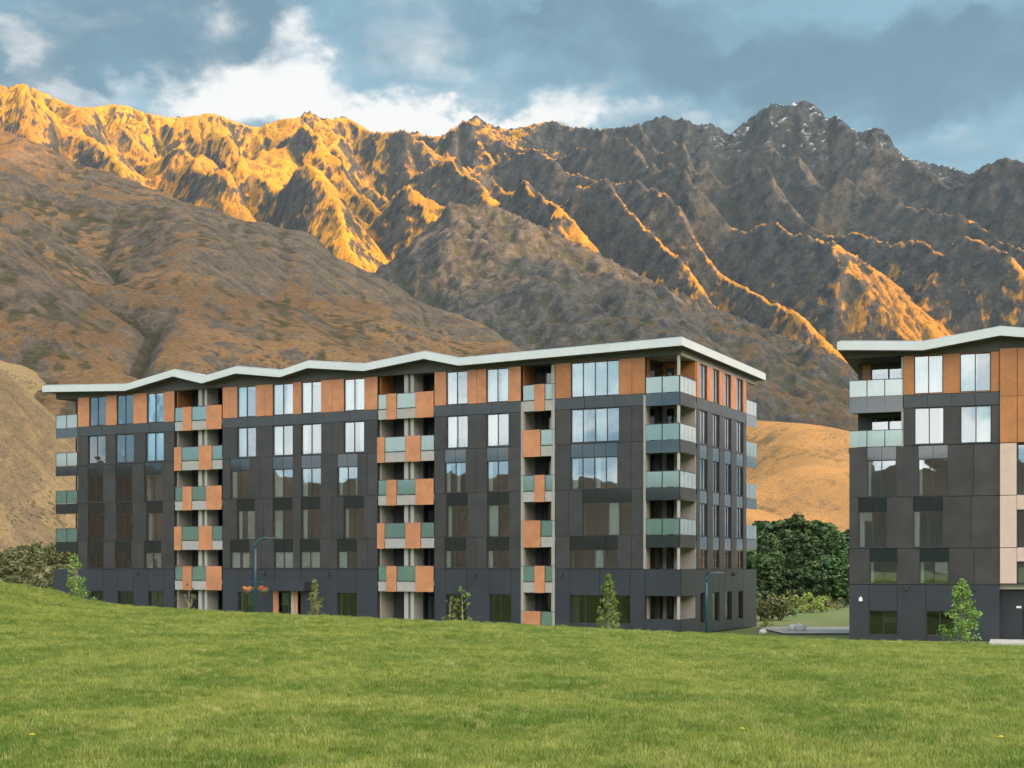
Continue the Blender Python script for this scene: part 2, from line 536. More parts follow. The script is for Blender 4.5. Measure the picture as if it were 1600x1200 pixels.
L2 = [(200, 700), (350, 560), (400, 520), (500, 480), (560, 440), (600, 415), (650, 372), (680, 345), (705, 314), (725, 322), (770, 323),
      (800, 333), (850, 356), (900, 381), (950, 405), (1000, 430), (1050, 455), (1100, 472), (1150, 495), (1200, 516),
      (1250, 535), (1300, 553), (1350, 580), (1450, 622), (1600, 690), (1700, 720)]
M_L2 = hill_material('middle_hill_ground', (0.125, 0.085, 0.050), (0.095, 0.070, 0.044), (0.042, 0.045, 0.048), (0.105, 0.098, 0.090),
                     (0.055, 0.06, 0.035), 0.80, 1.5, 0.006, 0.7, bump=7.0, z_rock=(100, 350, 1.0), x_rock=(420, -150))
l2, _, _, _ = make_range('middle_hill', M_L2, L2, 1950, 800, -760, 1000, 3.5, 0.30, 23, K=0.014, talus=0.80, up=1.5, diff=0.04,
                   iters=(50, 8), sig=(10, 60), crest_wob=50, fine=3, top_w=5, base=-10, detail=3.5, crag=7 )

L1 = [(-300, 130), (-100, 165), (0, 203), (50, 220), (100, 243), (130, 262), (150, 262), (190, 276), (240, 297), (300, 321), (325, 324),
      (380, 345), (420, 352), (450, 375), (500, 391), (560, 420), (620, 447), (640, 465), (700, 490), (740, 500), (775, 520),
      (800, 536), (850, 570), (900, 620), (1000, 740), (1080, 840), (1200, 886), (1500, 888)]
M_L1 = hill_material('near_hill_ground', (0.195, 0.118, 0.058), (0.130, 0.080, 0.042), (0.060, 0.056, 0.052), (0.135, 0.108, 0.082),
                     (0.040, 0.042, 0.024), 0.52, 1.0, 0.009, 0.85, bump=4.5, scrub_lo=(60, 260, 0.12), streak=2.5, dots=0.7, z_rock=(150, 290, 0.5), x_rock=(-330, -200))
l1, _, _, _ = make_range('near_hill', M_L1, L1, 1150, 760, -620, 420, 2.4, 0.15, 37, K=0.013, talus=0.78, crag=3.5,
                   iters=(34, 8), sig=(16, 90), crest_wob=40, fine=3, top_w=7, base=-5, detail=1.2, diff=0.07, nscale=330, init=0.6)

# lower ground in front of the hills
L0 = [(-300, 500), (-100, 520), (0, 529), (60, 531), (130, 545), (200, 554), (250, 569), (300, 592), (380, 640), (500, 700), (700, 790), (900, 850), (1300, 880)]
M_L0 = hill_material('terrace_grass', (0.26, 0.19, 0.10), (0.20, 0.15, 0.08), (0.13, 0.10, 0.065), (0.19, 0.14, 0.085),
                     (0.055, 0.055, 0.03), 0.7, 1.4, 0.022, 0.6, bump=1.2, dots=0.8, streak=3)
l0, _, _, _ = make_range('grassy_terrace', M_L0, L0, 640, 400, -420, 120, 2.0, 0.05, 51, K=0.010, talus=0.6,
                   iters=(22, 5), sig=(10, 60), crest_wob=20, fine=3, top_w=5, base=-3, detail=0.3, diff=0.2, nscale=200, init=0.7)
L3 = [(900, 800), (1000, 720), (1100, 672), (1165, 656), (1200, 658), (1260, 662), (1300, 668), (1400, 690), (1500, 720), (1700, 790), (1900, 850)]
M_L3 = hill_material('sunlit_tint_dry_grass', (0.46, 0.235, 0.080), (0.34, 0.185, 0.07), (0.20, 0.12, 0.06), (0.28, 0.17, 0.085),
                     (0.08, 0.07, 0.035), 0.5, 1.2, 0.02, 0.7, bump=1.6, dots=0.9, streak=3)  # sunlight painted into the dry grass colour; the hill itself lies in shade
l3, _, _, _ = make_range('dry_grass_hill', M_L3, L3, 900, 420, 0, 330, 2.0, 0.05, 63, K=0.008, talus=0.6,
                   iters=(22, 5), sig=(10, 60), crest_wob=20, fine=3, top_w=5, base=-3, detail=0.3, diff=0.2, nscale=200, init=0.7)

# the ranges on the other sides of the valley (behind and beside the viewpoint): they hide the low sun from the valley floor
az = np.radians(np.linspace(60, 322, 420))[None, :]
rr = np.linspace(0, 1, 44)[:, None]
crest_h = np.interp(np.degrees(az[0]), [60, 66, 80, 110, 140, 165, 185, 200, 240, 270, 300, 322], [0, 450, 980, 1250, 1280, 640, 300, 225, 215, 230, 200, 0])
prof_r = np.where(rr < 0.55, (rr / 0.55) ** 1.3, ((1 - rr) / 0.45) ** 1.1)
R_ = 1900 + 2100 * rr + 0 * az
nz = np_noise(np.sin(az) * R_ / 500 + 20, np.cos(az) * R_ / 500 + 20, 77, 6, 0.55, ridged=True)
Zs = crest_h[None, :] * prof_r * (0.90 + 0.28 * nz) - 4
M_SUR = hill_material('valley_side_ground', (0.065, 0.052, 0.032), (0.05, 0.045, 0.028), (0.035, 0.035, 0.034), (0.06, 0.055, 0.05),
                      (0.04, 0.05, 0.025), 0.55, 1.1, 0.005, 0.7, bump=5)
XS, YS = np.sin(az) * R_, np.cos(az) * R_
gy_, gx_ = np.gradient(Zs)
me = grid_mesh('valley_side_hills', XS, YS, Zs, {'slope': np.hypot(gy_ / 48, gx_ / 30), 'gully': Zs * 0})
tag(link_mesh('valley_side_hills', me, M_SUR), kind='structure')

# cloud shape added out of view to keep the sun off the upper crags
def sun_blocker_cloud(C, size, seed):
    bm = bmesh.new()
    bmesh.ops.create_icosphere(bm, subdivisions=6, radius=1.0)
    co = np.array([v.co[:] for v in bm.verts])
    n = np_noise(co[:, 0] * 2 + 9, co[:, 1] * 2 + co[:, 2] * 1.7, seed, 5, 0.55) + np_noise(co[:, 2] * 3 + 4, co[:, 0] * 3 - co[:, 1], seed + 1, 4, 0.5)
    sc_ = 1 + 0.42 * n
    perp = Vector((math.cos(SUN_AZ), -math.sin(SUN_AZ), 0)) * -1
    sh = Vector((math.sin(SUN_AZ), math.cos(SUN_AZ), 0))
    for v, k in zip(bm.verts, sc_):
        c = v.co * float(k)
        v.co = C + perp * c.x * size[0] + sh * c.y * size[1] + Vector((0, 0, c.z * size[2]))
    me = bpy.data.meshes.new('sun_blocker_cloud')
    bm.to_mesh(me); bm.free()
    m, t, b = mat_new('sun_blocker_white')
    b.inputs['Base Color'].default_value = (0.75, 0.76, 0.78, 1)
    b.inputs['Roughness'].default_value = 1.0
    tag(link_mesh('sun_blocker_cloud', me, m, smooth=True), kind='stuff')

sun_blocker_cloud(Vector((1380, 4450, 1520)) + sun_dir * 5200, (700, 900, 340), 5)

# pale air: far slopes fade a little
bm = bmesh.new()
bmesh.ops.create_cube(bm, size=1.0, matrix=Matrix.Translation((0, 2600, 1050)) @ Matrix.Diagonal((11000, 9400, 2110, 1)))
me = bpy.data.meshes.new('haze'); bm.to_mesh(me); bm.free()
m = bpy.data.materials.new('haze'); m.use_nodes = True
m.node_tree.nodes.clear()
t = NT(m.node_tree)
pv = t.n('ShaderNodeVolumePrincipled')
pv.inputs['Color'].default_value = (0.60, 0.78, 1.0, 1)
pv.inputs['Density'].default_value = 2.4e-5
pv.inputs['Anisotropy'].default_value = 0.3
m.node_tree.links.new(pv.outputs[0], t.n('ShaderNodeOutputMaterial').inputs[1])
tag(link_mesh('haze', me, m), kind='stuff')
# ------------------------------------------------------------------ ground
CR_PX = [-400, 0, 60, 100, 150, 200, 300, 400, 600, 800, 1000, 1180, 1300, 1500, 1600, 2000]
CR_PY = [896, 911, 921, 936, 944, 949, 957, 962, 969, 979, 989, 998, 1005, 1011, 1016, 1024]
CREST = 62.0


def lawn_z(X, Y):
    """height of the grassy rise the photographer stands on"""
    px = 800 + F * X / CREST
    dc = (np.interp(px, CR_PX, CR_PY) - 889) / F * CREST
    k = np.clip((Y - 12) / (CREST - 12), 0, 1)
    D = 1.7 * (1 - k) + dc * k
    z = EYE - D
    over = np.clip((Y - CREST) / 20, 0, 1)
    z = z * (1 - over ** 1.3 * (3 - 2 * over ** 1.3) if False else 1 - (3 * over ** 2 - 2 * over ** 3))
    w = np.clip((82 - Y) / 18, 0, 1)
    z = z + w * (0.07 * np_noise(X / 4, Y / 6, 91, 3) + 0.045 * np_noise(X / 0.9, Y / 0.9, 92, 2))
    return z


m_gr, t, b = mat_new('valley_floor_grass')
geo = t.n('ShaderNodeNewGeometry').outputs['Position']
t.put(b.inputs['Base Color'], t.mix(t.ramp(t.noise(geo, 0.05, 6, 0.6), 0.35, 0.65), (0.10, 0.14, 0.035), (0.17, 0.19, 0.06)))
b.inputs['Roughness'].default_value = 0.95
rr = np.array([0, 30, 60, 120, 250, 500, 1000, 2000, 4000, 8000, 20000.0])[:, None]
aa = np.linspace(0, 2 * np.pi, 97)[None, :]
me = grid_mesh('ground', rr * np.cos(aa), rr * np.sin(aa), rr * 0 + 0 * aa - 0.06)
tag(link_mesh('ground', me, m_gr), kind='structure')

m_lawn, t, b = mat_new('lawn_soil_and_grass')
geo = t.n('ShaderNodeNewGeometry').outputs['Position']
n1 = t.noise(geo, 0.35, 5, 0.6)
n2 = t.noise(geo, 5.0, 6, 0.7)
c = t.mix(t.ramp(n1, 0.35, 0.65), (0.115, 0.165, 0.03), (0.185, 0.215, 0.055))
c = t.mix(t.ramp(n2, 0.35, 0.75, 0, 0.6), c, (0.26, 0.27, 0.09))
t.put(b.inputs['Base Color'], c)
b.inputs['Roughness'].default_value = 0.95
b.inputs['Specular IOR Level'].default_value = 0.1
bp = t.n('ShaderNodeBump')
bp.inputs['Strength'].default_value = 1.0
bp.inputs['Distance'].default_value = 0.06
t.put(bp.inputs['Height'], t.noise(geo, 9.0, 8, 0.75))
t.put(b.inputs['Normal'], bp.outputs[0])
yy = np.concatenate([np.linspace(-30, 5, 12), np.linspace(6, 30, 120), np.linspace(30.4, 84, 150)])[:, None]
xx = np.linspace(-75, 75, 420)[None, :]
X_, Y_ = xx + 0 * yy, yy + 0 * xx
me = grid_mesh('lawn', X_, Y_, lawn_z(X_, Y_))
tag(link_mesh('lawn', me, m_lawn, smooth=True), kind='structure')


# grass blades: one object, small tufts spread by geometry nodes
def blade_tuft(name, n, h, r, seed, mat, wide=0.006):
    rd = random.Random(seed)
    vs, fs = [], []
    for _ in range(n):
        a = rd.random() * 6.283; q = r * math.sqrt(rd.random())
        x, y = q * math.cos(a), q * math.sin(a)
        hh = h * rd.uniform(0.5, 1.15)
        la = rd.random() * 6.283; ln = hh * rd.uniform(0.15, 0.75)
        dx, dy = math.cos(la), math.sin(la)
        wx, wy = -dy * wide, dx * wide
        k = len(vs)
        vs += [(x - wx, y - wy, -0.01), (x + wx, y + wy, -0.01), (x + dx * ln * .35 + wx * .8, y + dy * ln * .35 + wy * .8, hh * .6),
               (x + dx * ln * .35 - wx * .8, y + dy * ln * .35 - wy * .8, hh * .6), (x + dx * ln, y + dy * ln, hh)]
        fs += [(k, k + 1, k + 2, k + 3), (k + 3, k + 2, k + 4)]
    me = bpy.data.meshes.new(name)
    me.from_pydata(vs, [], fs)
    me.materials.append(mat)
    return bpy.data.objects.new(name, me)


m_bl, t, b = mat_new('grass_blade')
geo = t.n('ShaderNodeNewGeometry').outputs['Position']
oi = t.n('ShaderNodeObjectInfo').outputs['Random']
n1 = t.noise(t.mapv(geo, scale=(1, 0.75, 1)), 0.45, 7, 0.72)
n2 = t.noise(geo, 2.4, 6, 0.75)
c = t.mix(t.ramp(n1, 0.38, 0.62), (0.150, 0.235, 0.038), (0.320, 0.365, 0.082))
c = t.mix(t.ramp(n2, 0.52, 0.70, 0, 0.85), c, (0.44, 0.42, 0.15))
c = t.mix(t.math('MULTIPLY', t.ramp(oi, 0.86, 1.0), 0.7), c, (0.50, 0.46, 0.20))
c = t.mix(t.math('MULTIPLY', t.ramp(oi, 0.22, 0.0), 0.7), c, (0.11, 0.21, 0.040))
t.put(b.inputs['Base Color'], c)
b.inputs['Roughness'].default_value = 0.6
b.inputs['Specular IOR Level'].default_value = 0.25
tl = t.n('ShaderNodeBsdfTranslucent')
t.put(tl.inputs[0], c)
ms_ = t.n('ShaderNodeMixShader'); ms_.inputs[0].default_value = 0.35
mo_ = [n for n in m_bl.node_tree.nodes if n.type == 'OUTPUT_MATERIAL'][0]
t.t.links.new(b.outputs[0], ms_.inputs[1]); t.t.links.new(tl.outputs[0], ms_.inputs[2]); t.t.links.new(ms_.outputs[0], mo_.inputs[0])
TUFTS = [blade_tuft('grass_tuft', 26, 0.055, 0.06, 1, m_bl, 0.004), blade_tuft('grass_tuft', 18, 0.08, 0.07, 2, m_bl, 0.004),
         blade_tuft('grass_tuft', 26, 0.04, 0.08, 3, m_bl, 0.005), blade_tuft('grass_tuft', 9, 0.035, 0.05, 4, m_bl, 0.011),
         blade_tuft('grass_tuft', 26, 0.10, 0.09, 5, m_bl, 0.005)]
tuft_col = bpy.data.collections.new('grass_tufts')
for q in TUFTS:
    tuft_col.objects.link(q)
yy = np.concatenate([np.linspace(3.0, 9, 16), np.linspace(9.3, 30, 80), np.linspace(30.5, 68, 90)])[:, None]
kk = np.linspace(-0.95, 0.95, 400)[None, :]
X_, Y_ = kk * yy, yy + 0 * kk
den = np.interp(Y_, [9, 14, 22, 35, 50, 68], [760, 540, 280, 140, 80, 60]) * np.interp(np.abs(kk), [0.47, 0.55], [1.0, 0.45])
me = grid_mesh('grass', X_, Y_, lawn_z(X_, Y_), {'density': den})
grass = link_mesh('grass', me, m_bl)
tag(grass, kind='stuff', cat='grass', label='rough green lawn grass covering the foreground rise')
ng = bpy.data.node_groups.new('grass_spread', 'GeometryNodeTree')
ng.interface.new_socket('Geometry', in_out='INPUT', socket_type='NodeSocketGeometry')
ng.interface.new_socket('Geometry', in_out='OUTPUT', socket_type='NodeSocketGeometry')
G = NT(ng)
gi = G.n('NodeGroupInput'); go = G.n('NodeGroupOutput')
ds = G.n('GeometryNodeDistributePointsOnFaces', distribute_method='RANDOM')
at = G.n('GeometryNodeInputNamedAttribute', data_type='FLOAT')
at.inputs['Name'].default_value = 'density'
G.put(ds.inputs['Mesh'], gi.outputs[0])
G.put(ds.inputs['Density'], at.outputs[0])
ci = G.n('GeometryNodeCollectionInfo')
ci.inputs['Collection'].default_value = tuft_col
ci.inputs['Separate Children'].default_value = True
ci.inputs['Reset Children'].default_value = True
ip = G.n('GeometryNodeInstanceOnPoints')
ip.inputs['Pick Instance'].default_value = True
G.put(ip.inputs['Points'], ds.outputs['Points'])
G.put(ip.inputs['Instance'], ci.outputs[0])
rv = G.n('FunctionNodeRandomValue', data_type='FLOAT_VECTOR')
rv.inputs[0].default_value = (-0.15, -0.15, 0)
rv.inputs[1].default_value = (0.15, 0.15, 6.283)
G.put(ip.inputs['Rotation'], rv.outputs[0])
pos = G.n('GeometryNodeInputPosition').outputs[0]
nz_ = G.noise(pos, 1.1, 4, 0.7)
rs = G.n('FunctionNodeRandomValue', data_type='FLOAT')
rs.inputs[2].default_value = 0.55
rs.inputs[3].default_value = 1.35
sp_ = G.n('ShaderNodeSeparateXYZ')
G.put(sp_.inputs[0], pos)
grow = G.math('MULTIPLY_ADD', sp_.outputs[1], 0.008, 0.70)
scl = G.math('MULTIPLY', G.math('MULTIPLY', rs.outputs[1], G.math('MULTIPLY_ADD', nz_, 1.8, 0.0)), grow)
G.put(ip.inputs['Scale'], scl)
ng.links.new(ip.outputs[0], go.inputs[0])
md = grass.modifiers.new('spread', 'NODES')
md.node_group = ng
# ------------------------------------------------------------------ building materials
def simple(name, col, rough=0.6, metal=0.0, spec=0.5, var=0.0, vscale=3.0, grain=None, bump=0.0):
    m, t, b = mat_new(name)
    geo = t.n('ShaderNodeTexCoord').outputs['Object']
    oi = t.n('ShaderNodeObjectInfo')
    wp = t.n('ShaderNodeNewGeometry').outputs['Position']
    if var > 0:
        n1 = t.noise(wp, vscale, 5, 0.6)
        rnd = t.math('MULTIPLY_ADD', oi.outputs['Random'], var, 1 - var / 2)
        k = t.math('MULTIPLY', rnd, t.ramp(n1, 0.25, 0.75, 1 - var, 1 + var))
        hsv = t.n('ShaderNodeHueSaturation')
        hsv.inputs['Color'].default_value = (*col, 1)
        t.put(hsv.inputs['Value'], k)
        t.put(b.inputs['Base Color'], hsv.outputs[0])
    else:
        b.inputs['Base Color'].default_value = (*col, 1)
    b.inputs['Roughness'].default_value = rough
    b.inputs['Metallic'].default_value = metal
    b.inputs['Specular IOR Level'].default_value = spec
    if bump:
        bp = t.n('ShaderNodeBump')
        bp.inputs['Strength'].default_value = 0.4
        bp.inputs['Distance'].default_value = bump
        t.put(bp.inputs['Height'], t.noise(wp, 14, 4, 0.6))
        t.put(b.inputs['Normal'], bp.outputs[0])
    return m


def glass_mat(name, tint, refl=0.06, rough=0.02, wav=0.0, body=0.0, body_col=(0.1, 0.12, 0.12)):
    m = bpy.data.materials.new(name)
    m.use_nodes = True
    nt = m.node_tree
    nt.nodes.clear()
    t = NT(nt)
    gl = t.n('ShaderNodeBsdfGlossy')
    gl.inputs['Roughness'].default_value = rough
    gl.inputs['Color'].default_value = (0.92, 0.96, 1.0, 1)
    tr = t.n('ShaderNodeBsdfTransparent')
    tr.inputs[0].default_value = (*tint, 1)
    fr = t.n('ShaderNodeFresnel')
    fr.inputs['IOR'].default_value = 1.5
    if wav:
        bp = t.n('ShaderNodeBump')
        bp.inputs['Strength'].default_value = 1.0
        bp.inputs['Distance'].default_value = wav
        g = t.n('ShaderNodeNewGeometry').outputs['Position']
        t.put(bp.inputs['Height'], t.noise(g, 0.55, 2, 0.4))
        t.put(gl.inputs['Normal'], bp.outputs[0])
    fac = t.math('MULTIPLY_ADD', fr.outputs[0], 1.6, refl, clamp=True)
    base = tr.outputs[0]
    if body > 0:
        df = t.n('ShaderNodeBsdfDiffuse')
        df.inputs[0].default_value = (*body_col, 1)
        ms = t.n('ShaderNodeMixShader')
        t.put(ms.inputs[0], body)
        t.put(ms.inputs[1], tr.outputs[0]); t.put(ms.inputs[2], df.outputs[0])
        base = ms.outputs[0]
    mx_ = t.n('ShaderNodeMixShader')
    t.put(mx_.inputs[0], fac)
    t.put(mx_.inputs[1], base); t.put(mx_.inputs[2], gl.outputs[0])
    t.t.links.new(mx_.outputs[0], t.n('ShaderNodeOutputMaterial').inputs[0])
    return m


M = {}
M['clad'] = simple('charcoal_cladding', (0.040, 0.037, 0.039), 0.38, 0.0, 0.45, 0.26, 0.9)
M['clad_top'] = simple('blue_grey_band_cladding', (0.048, 0.055, 0.065), 0.38, 0.0, 0.5, 0.10, 0.8)
M['podium'] = simple('navy_podium_cladding', (0.028, 0.033, 0.045), 0.42, 0.0, 0.45, 0.14, 0.5)
M['core'] = simple('wall_backing', (0.025, 0.025, 0.027), 0.8)
M['orange'] = simple('terracotta_panel', (0.50, 0.215, 0.108), 0.45, 0.0, 0.4, 0.14, 1.5)
M['timber'] = simple('timber_brown_panel', (0.40, 0.165, 0.060), 0.45, 0.0, 0.4, 0.14, 1.5)
M['pink'] = simple('pale_pink_panel', (0.56, 0.43, 0.38), 0.5, 0.0, 0.4, 0.05)
M['white'] = simple('white_metal_fascia', (0.56, 0.60, 0.63), 0.4, 0.0, 0.4, 0.05, 0.6)
M['roofing'] = simple('pale_roof_sheet', (0.42, 0.46, 0.50), 0.5, 0.2, 0.4, 0.05)
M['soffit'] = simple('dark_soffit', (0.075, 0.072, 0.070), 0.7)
M['pale'] = simple('pale_render', (0.33, 0.315, 0.30), 0.8, 0.0, 0.3, 0.06, 2)
M['fascia'] = simple('light_grey_slab_edge', (0.37, 0.36, 0.355), 0.6, 0.0, 0.4, 0.06, 2)
M['inner'] = simple('interior_wall', (0.55, 0.52, 0.47), 0.9)
M['inner_dark'] = simple('interior_dark', (0.25, 0.23, 0.21), 0.9)
M['inner_orange'] = simple('interior_timber_wall', (0.50, 0.20, 0.06), 0.8)
M['curtain'] = simple('white_curtain', (0.90, 0.89, 0.86), 0.9)
M['blind'] = simple('roller_blind', (0.72, 0.70, 0.65), 0.9, 0, 0.3, 0.15, 1)
M['frame'] = simple('window_frame_metal', (0.035, 0.036, 0.040), 0.4, 0.0, 0.5)
M['reveal'] = simple('pale_reveal', (0.86, 0.85, 0.80), 0.7)
M['recess'] = simple('dark_recess_cladding', (0.045, 0.045, 0.047), 0.6)
M['doorglass'] = glass_mat('door_glass', (0.45, 0.5, 0.5), 0.02, 0.02, 0.0)
M['post'] = simple('pale_post', (0.40, 0.39, 0.38), 0.6)
M['glass'] = glass_mat('window_glass', (0.86, 0.90, 0.90), 0.13, 0.01, 0.006)
M['spandrel'] = glass_mat('dark_spandrel_glass', (0, 0, 0), 0.03, 0.05, 0.004, 1.0, (0.012, 0.020, 0.022))
M['balglass'] = glass_mat('green_balcony_glass', (0.55, 0.72, 0.68), 0.08, 0.08, 0, 0.50, (0.20, 0.36, 0.33))
M['balglass_white'] = glass_mat('pale_balcony_glass', (0.75, 0.82, 0.80), 0.12, 0.08, 0, 0.60, (0.42, 0.50, 0.47))
M['balfascia'] = glass_mat('dark_balcony_glass', (0, 0, 0), 0.02, 0.06, 0, 1.0, (0.020, 0.032, 0.036))
M['lampshade'] = simple('white_shade', (0.85, 0.85, 0.82), 0.6)
M['concrete'] = simple('pale_concrete', (0.45, 0.44, 0.42), 0.85, 0, 0.3, 0.08, 2, bump=0.01)
M['lamp_teal'] = simple('teal_painted_steel', (0.010, 0.065, 0.105), 0.35, 0.0, 0.5)

_box = {}


def box_me(sx, sy, sz, mat, name):
    key = (round(sx, 3), round(sy, 3), round(sz, 3), mat.name)
    me = _box.get(key)
    if me is None:
        x, y, z = sx / 2, sy / 2, sz / 2
        vs = [(-x, -y, -z), (x, -y, -z), (x, y, -z), (-x, y, -z), (-x, -y, z), (x, -y, z), (x, y, z), (-x, y, z)]
        fs = [(0, 3, 2, 1), (4, 5, 6, 7), (0, 1, 5, 4), (1, 2, 6, 5), (2, 3, 7, 6), (3, 0, 4, 7)]
        me = bpy.data.meshes.new(name)
        me.from_pydata(vs, [], fs)
        me.materials.append(mat)
        _box[key] = me
    return me


def box(name, parent, mat, s0, s1, t0, t1, z0, z1):
    """one box; coordinates in the frame of the building. z counts from eye level"""
    me = box_me(s1 - s0, t1 - t0, z1 - z0, mat, name)
    o = bpy.data.objects.new(name, me)
    COL.objects.link(o)
    o.location = ((s0 + s1) / 2, (t0 + t1) / 2, (z0 + z1) / 2 + EYE)
    set_parent(o, parent)
    return o


def set_parent(o, parent):
    if parent is None:
        return
    off = Vector((0, 0, 0))
    p = parent
    while p is not None and p.get('_lvl', 0) > 0:      # children of parts keep building coordinates
        off = off + p.location
        p = p.parent
    o.parent = parent
    o.location = o.location - off
    o['_lvl'] = parent.get('_lvl', 0) + 1


def boxes(name, parent, mat, lst):
    """several boxes of one part in one mesh"""
    c = lst[0]
    vs, fs = [], []
    for (s0, s1, t0, t1, z0, z1) in lst:
        n = len(vs)
        vs += [(s, t_, z + EYE) for z in (z0, z1) for (s, t_) in ((s0, t0), (s1, t0), (s1, t1), (s0, t1))]
        fs += [tuple(n + k for k in f) for f in [(0, 3, 2, 1), (4, 5, 6, 7), (0, 1, 5, 4), (1, 2, 6, 5), (2, 3, 7, 6), (3, 0, 4, 7)]]
    cx = sum(v[0] for v in vs) / len(vs); cy = sum(v[1] for v in vs) / len(vs); cz = sum(v[2] for v in vs) / len(vs)
    vs = [(a - cx, b_ - cy, c_ - cz) for a, b_, c_ in vs]
    me = bpy.data.meshes.new(name)
    me.from_pydata(vs, [], fs)
    me.materials.append(mat)
    o = bpy.data.objects.new(name, me)
    COL.objects.link(o)
    o.location = (cx, cy, cz)
    set_parent(o, parent)
    return o


def poly_prism(name, parent, mats, pts, t0, t1, face_mats):
    """profile polygon in (s, z) extruded along t"""
    n = len(pts)
    vs = [(s, t0, z + EYE) for s, z in pts] + [(s, t1, z + EYE) for s, z in pts]
    fs = [tuple(range(n))[::-1] if False else tuple(range(n)), tuple(range(2 * n - 1, n - 1, -1))]
    for i in range(n):
        j = (i + 1) % n
        fs.append((j, i, i + n, j + n))
    me = bpy.data.meshes.new(name)
    me.from_pydata(vs, [], fs)
    for m_ in mats:
        me.materials.append(m_)
    for p, k in zip(me.polygons, face_mats):
        p.material_index = k
    bm = bmesh.new(); bm.from_mesh(me)
    bmesh.ops.recalc_face_normals(bm, faces=bm.faces)
    bm.to_mesh(me); bm.free()
    o = bpy.data.objects.new(name, me)
    COL.objects.link(o)
    set_parent(o, parent)
    return o


class Plane:
    """swaps the axes so that the same builders serve the front (t = 0) and an end wall (s = const)"""
    def __init__(self, root, side=None):
        self.root, self.side = root, side

    def cv(self, a0, a1, d0, d1):
        if self.side is None:
            return a0, a1, d0, d1
        return self.side - d1, self.side - d0, a0, a1

    def box(self, name, parent, mat, a0, a1, d0, d1, z0, z1):
        s0, s1, t0, t1 = self.cv(a0, a1, d0, d1)
        return box(name, parent, mat, s0, s1, t0, t1, z0, z1)

    def boxes(self, name, parent, mat, lst):
        out = []
        for a0, a1, d0, d1, z0, z1 in lst:
            s0, s1, t0, t1 = self.cv(a0, a1, d0, d1)
            out.append((s0, s1, t0, t1, z0, z1))
        return boxes(name, parent, mat, out)


rndb = random.Random(4)


def window(P, a0, a1, z0, z1, n=2, cur='L', cw=0.33, deep=0.10, lamp=False, transom=None, label=None, glass=None):
    R = P.root
    f = 0.05
    bars = [(a0, a1, deep - 0.05, deep + 0.05, z0, z0 + f), (a0, a1, deep - 0.05, deep + 0.05, z1 - f, z1),
            (a0, a0 + f, deep - 0.05, deep + 0.05, z0 + f, z1 - f), (a1 - f, a1, deep - 0.05, deep + 0.05, z0 + f, z1 - f)]
    pw = (a1 - a0) / n
    for i in range(1, n):
        bars.append((a0 + i * pw - f / 2, a0 + i * pw + f / 2, deep - 0.05, deep + 0.05, z0 + f, z1 - f))
    if transom:
        bars.append((a0 + f, a0 + pw - f / 2, deep - 0.04, deep + 0.04, transom - 0.02, transom + 0.02))
    w = P.boxes('window', R, M['frame'], bars)
    for i in range(n):
        P.box('pane', w, glass or M['glass'], a0 + i * pw + f * 0.6, a0 + (i + 1) * pw - f * 0.6, deep - 0.012, deep + 0.012, z0 + f * 0.6, z1 - f * 0.6)
    P.box('reveal', w, M['reveal'], a0 - 0.01, a0 + 0.02, deep + 0.052, deep + 0.46, z0 + 0.02, z1 - 0.02)
    spans = []
    if 'L' in cur: spans.append((a0 + 0.06, a0 + 0.06 + (a1 - a0) * cw * 1.15))
    if 'R' in cur: spans.append((a1 - 0.06 - (a1 - a0) * cw, a1 - 0.06))
    if 'M' in cur: spans.append((a0 + (a1 - a0) * 0.52, a0 + (a1 - a0) * (0.52 + cw)))
    if 'F' in cur: spans.append((a0 + 0.05, a1 - 0.05))
    for (c0, c1) in spans:
        k = max(6, int((c1 - c0) / 0.035))
        vs, fs = [], []
        top = z1 - 0.04
        for i in range(k + 1):
            a = c0 + (c1 - c0) * i / k
            dd = deep + 0.10 + 0.035 * math.sin(i * 1.35 + rndb.random() * 0.7)
            for zz in (z0 + 0.03, top):
                s_, _, t_, _ = (a, 0, dd, 0) if P.side is None else (P.side - dd, 0, a, 0)
                vs.append((s_, t_, zz + EYE))
        for i in range(k):
            fs.append((2 * i, 2 * i + 2, 2 * i + 3, 2 * i + 1))
        cx = Vector([sum(v[q] for v in vs) / len(vs) for q in range(3)])
        me = bpy.data.meshes.new('curtain')
        me.from_pydata([tuple(Vector(v) - cx) for v in vs], [], fs)
        o = link_mesh('curtain', me, M['curtain'], smooth=True)
        o.location = cx
        set_parent(o, w)
    if n == 2 and z1 - z0 > 1.1 and z1 < 8 and P.side is None and rndb.random() < 0.42:
        i = rndb.randrange(n)
        fr_ = rndb.choice((0.25, 0.4, 0.55, 1.0)) if z0 > 0 else 0.5
        P.box('blind', w, M['blind'], a0 + i * pw + 0.05, a0 + (i + 1) * pw - 0.05, deep + 0.055, deep + 0.065, z1 - f - (z1 - z0 - 2 * f) * fr_, z1 - f)
    if lamp:
        la = a1 - (a1 - a0) * 0.22
        bm = bmesh.new()
        bmesh.ops.create_uvsphere(bm, u_segments=14, v_segments=8, radius=0.24)
        for v in bm.verts:
            v.co.z *= 0.7
        bmesh.ops.create_cone(bm, segments=6, radius1=0.012, radius2=0.012, depth=0.3, matrix=Matrix.Translation((0, 0, 0.3)))
        me = bpy.data.meshes.new('pendant_lamp')
        bm.to_mesh(me); bm.free()
        o = link_mesh('pendant_lamp', me, M['lampshade'], smooth=True)
        o.location = (la, 0.95, z1 + EYE - 0.36)
        set_parent(o, w)
    return w


SEAM = 0.012


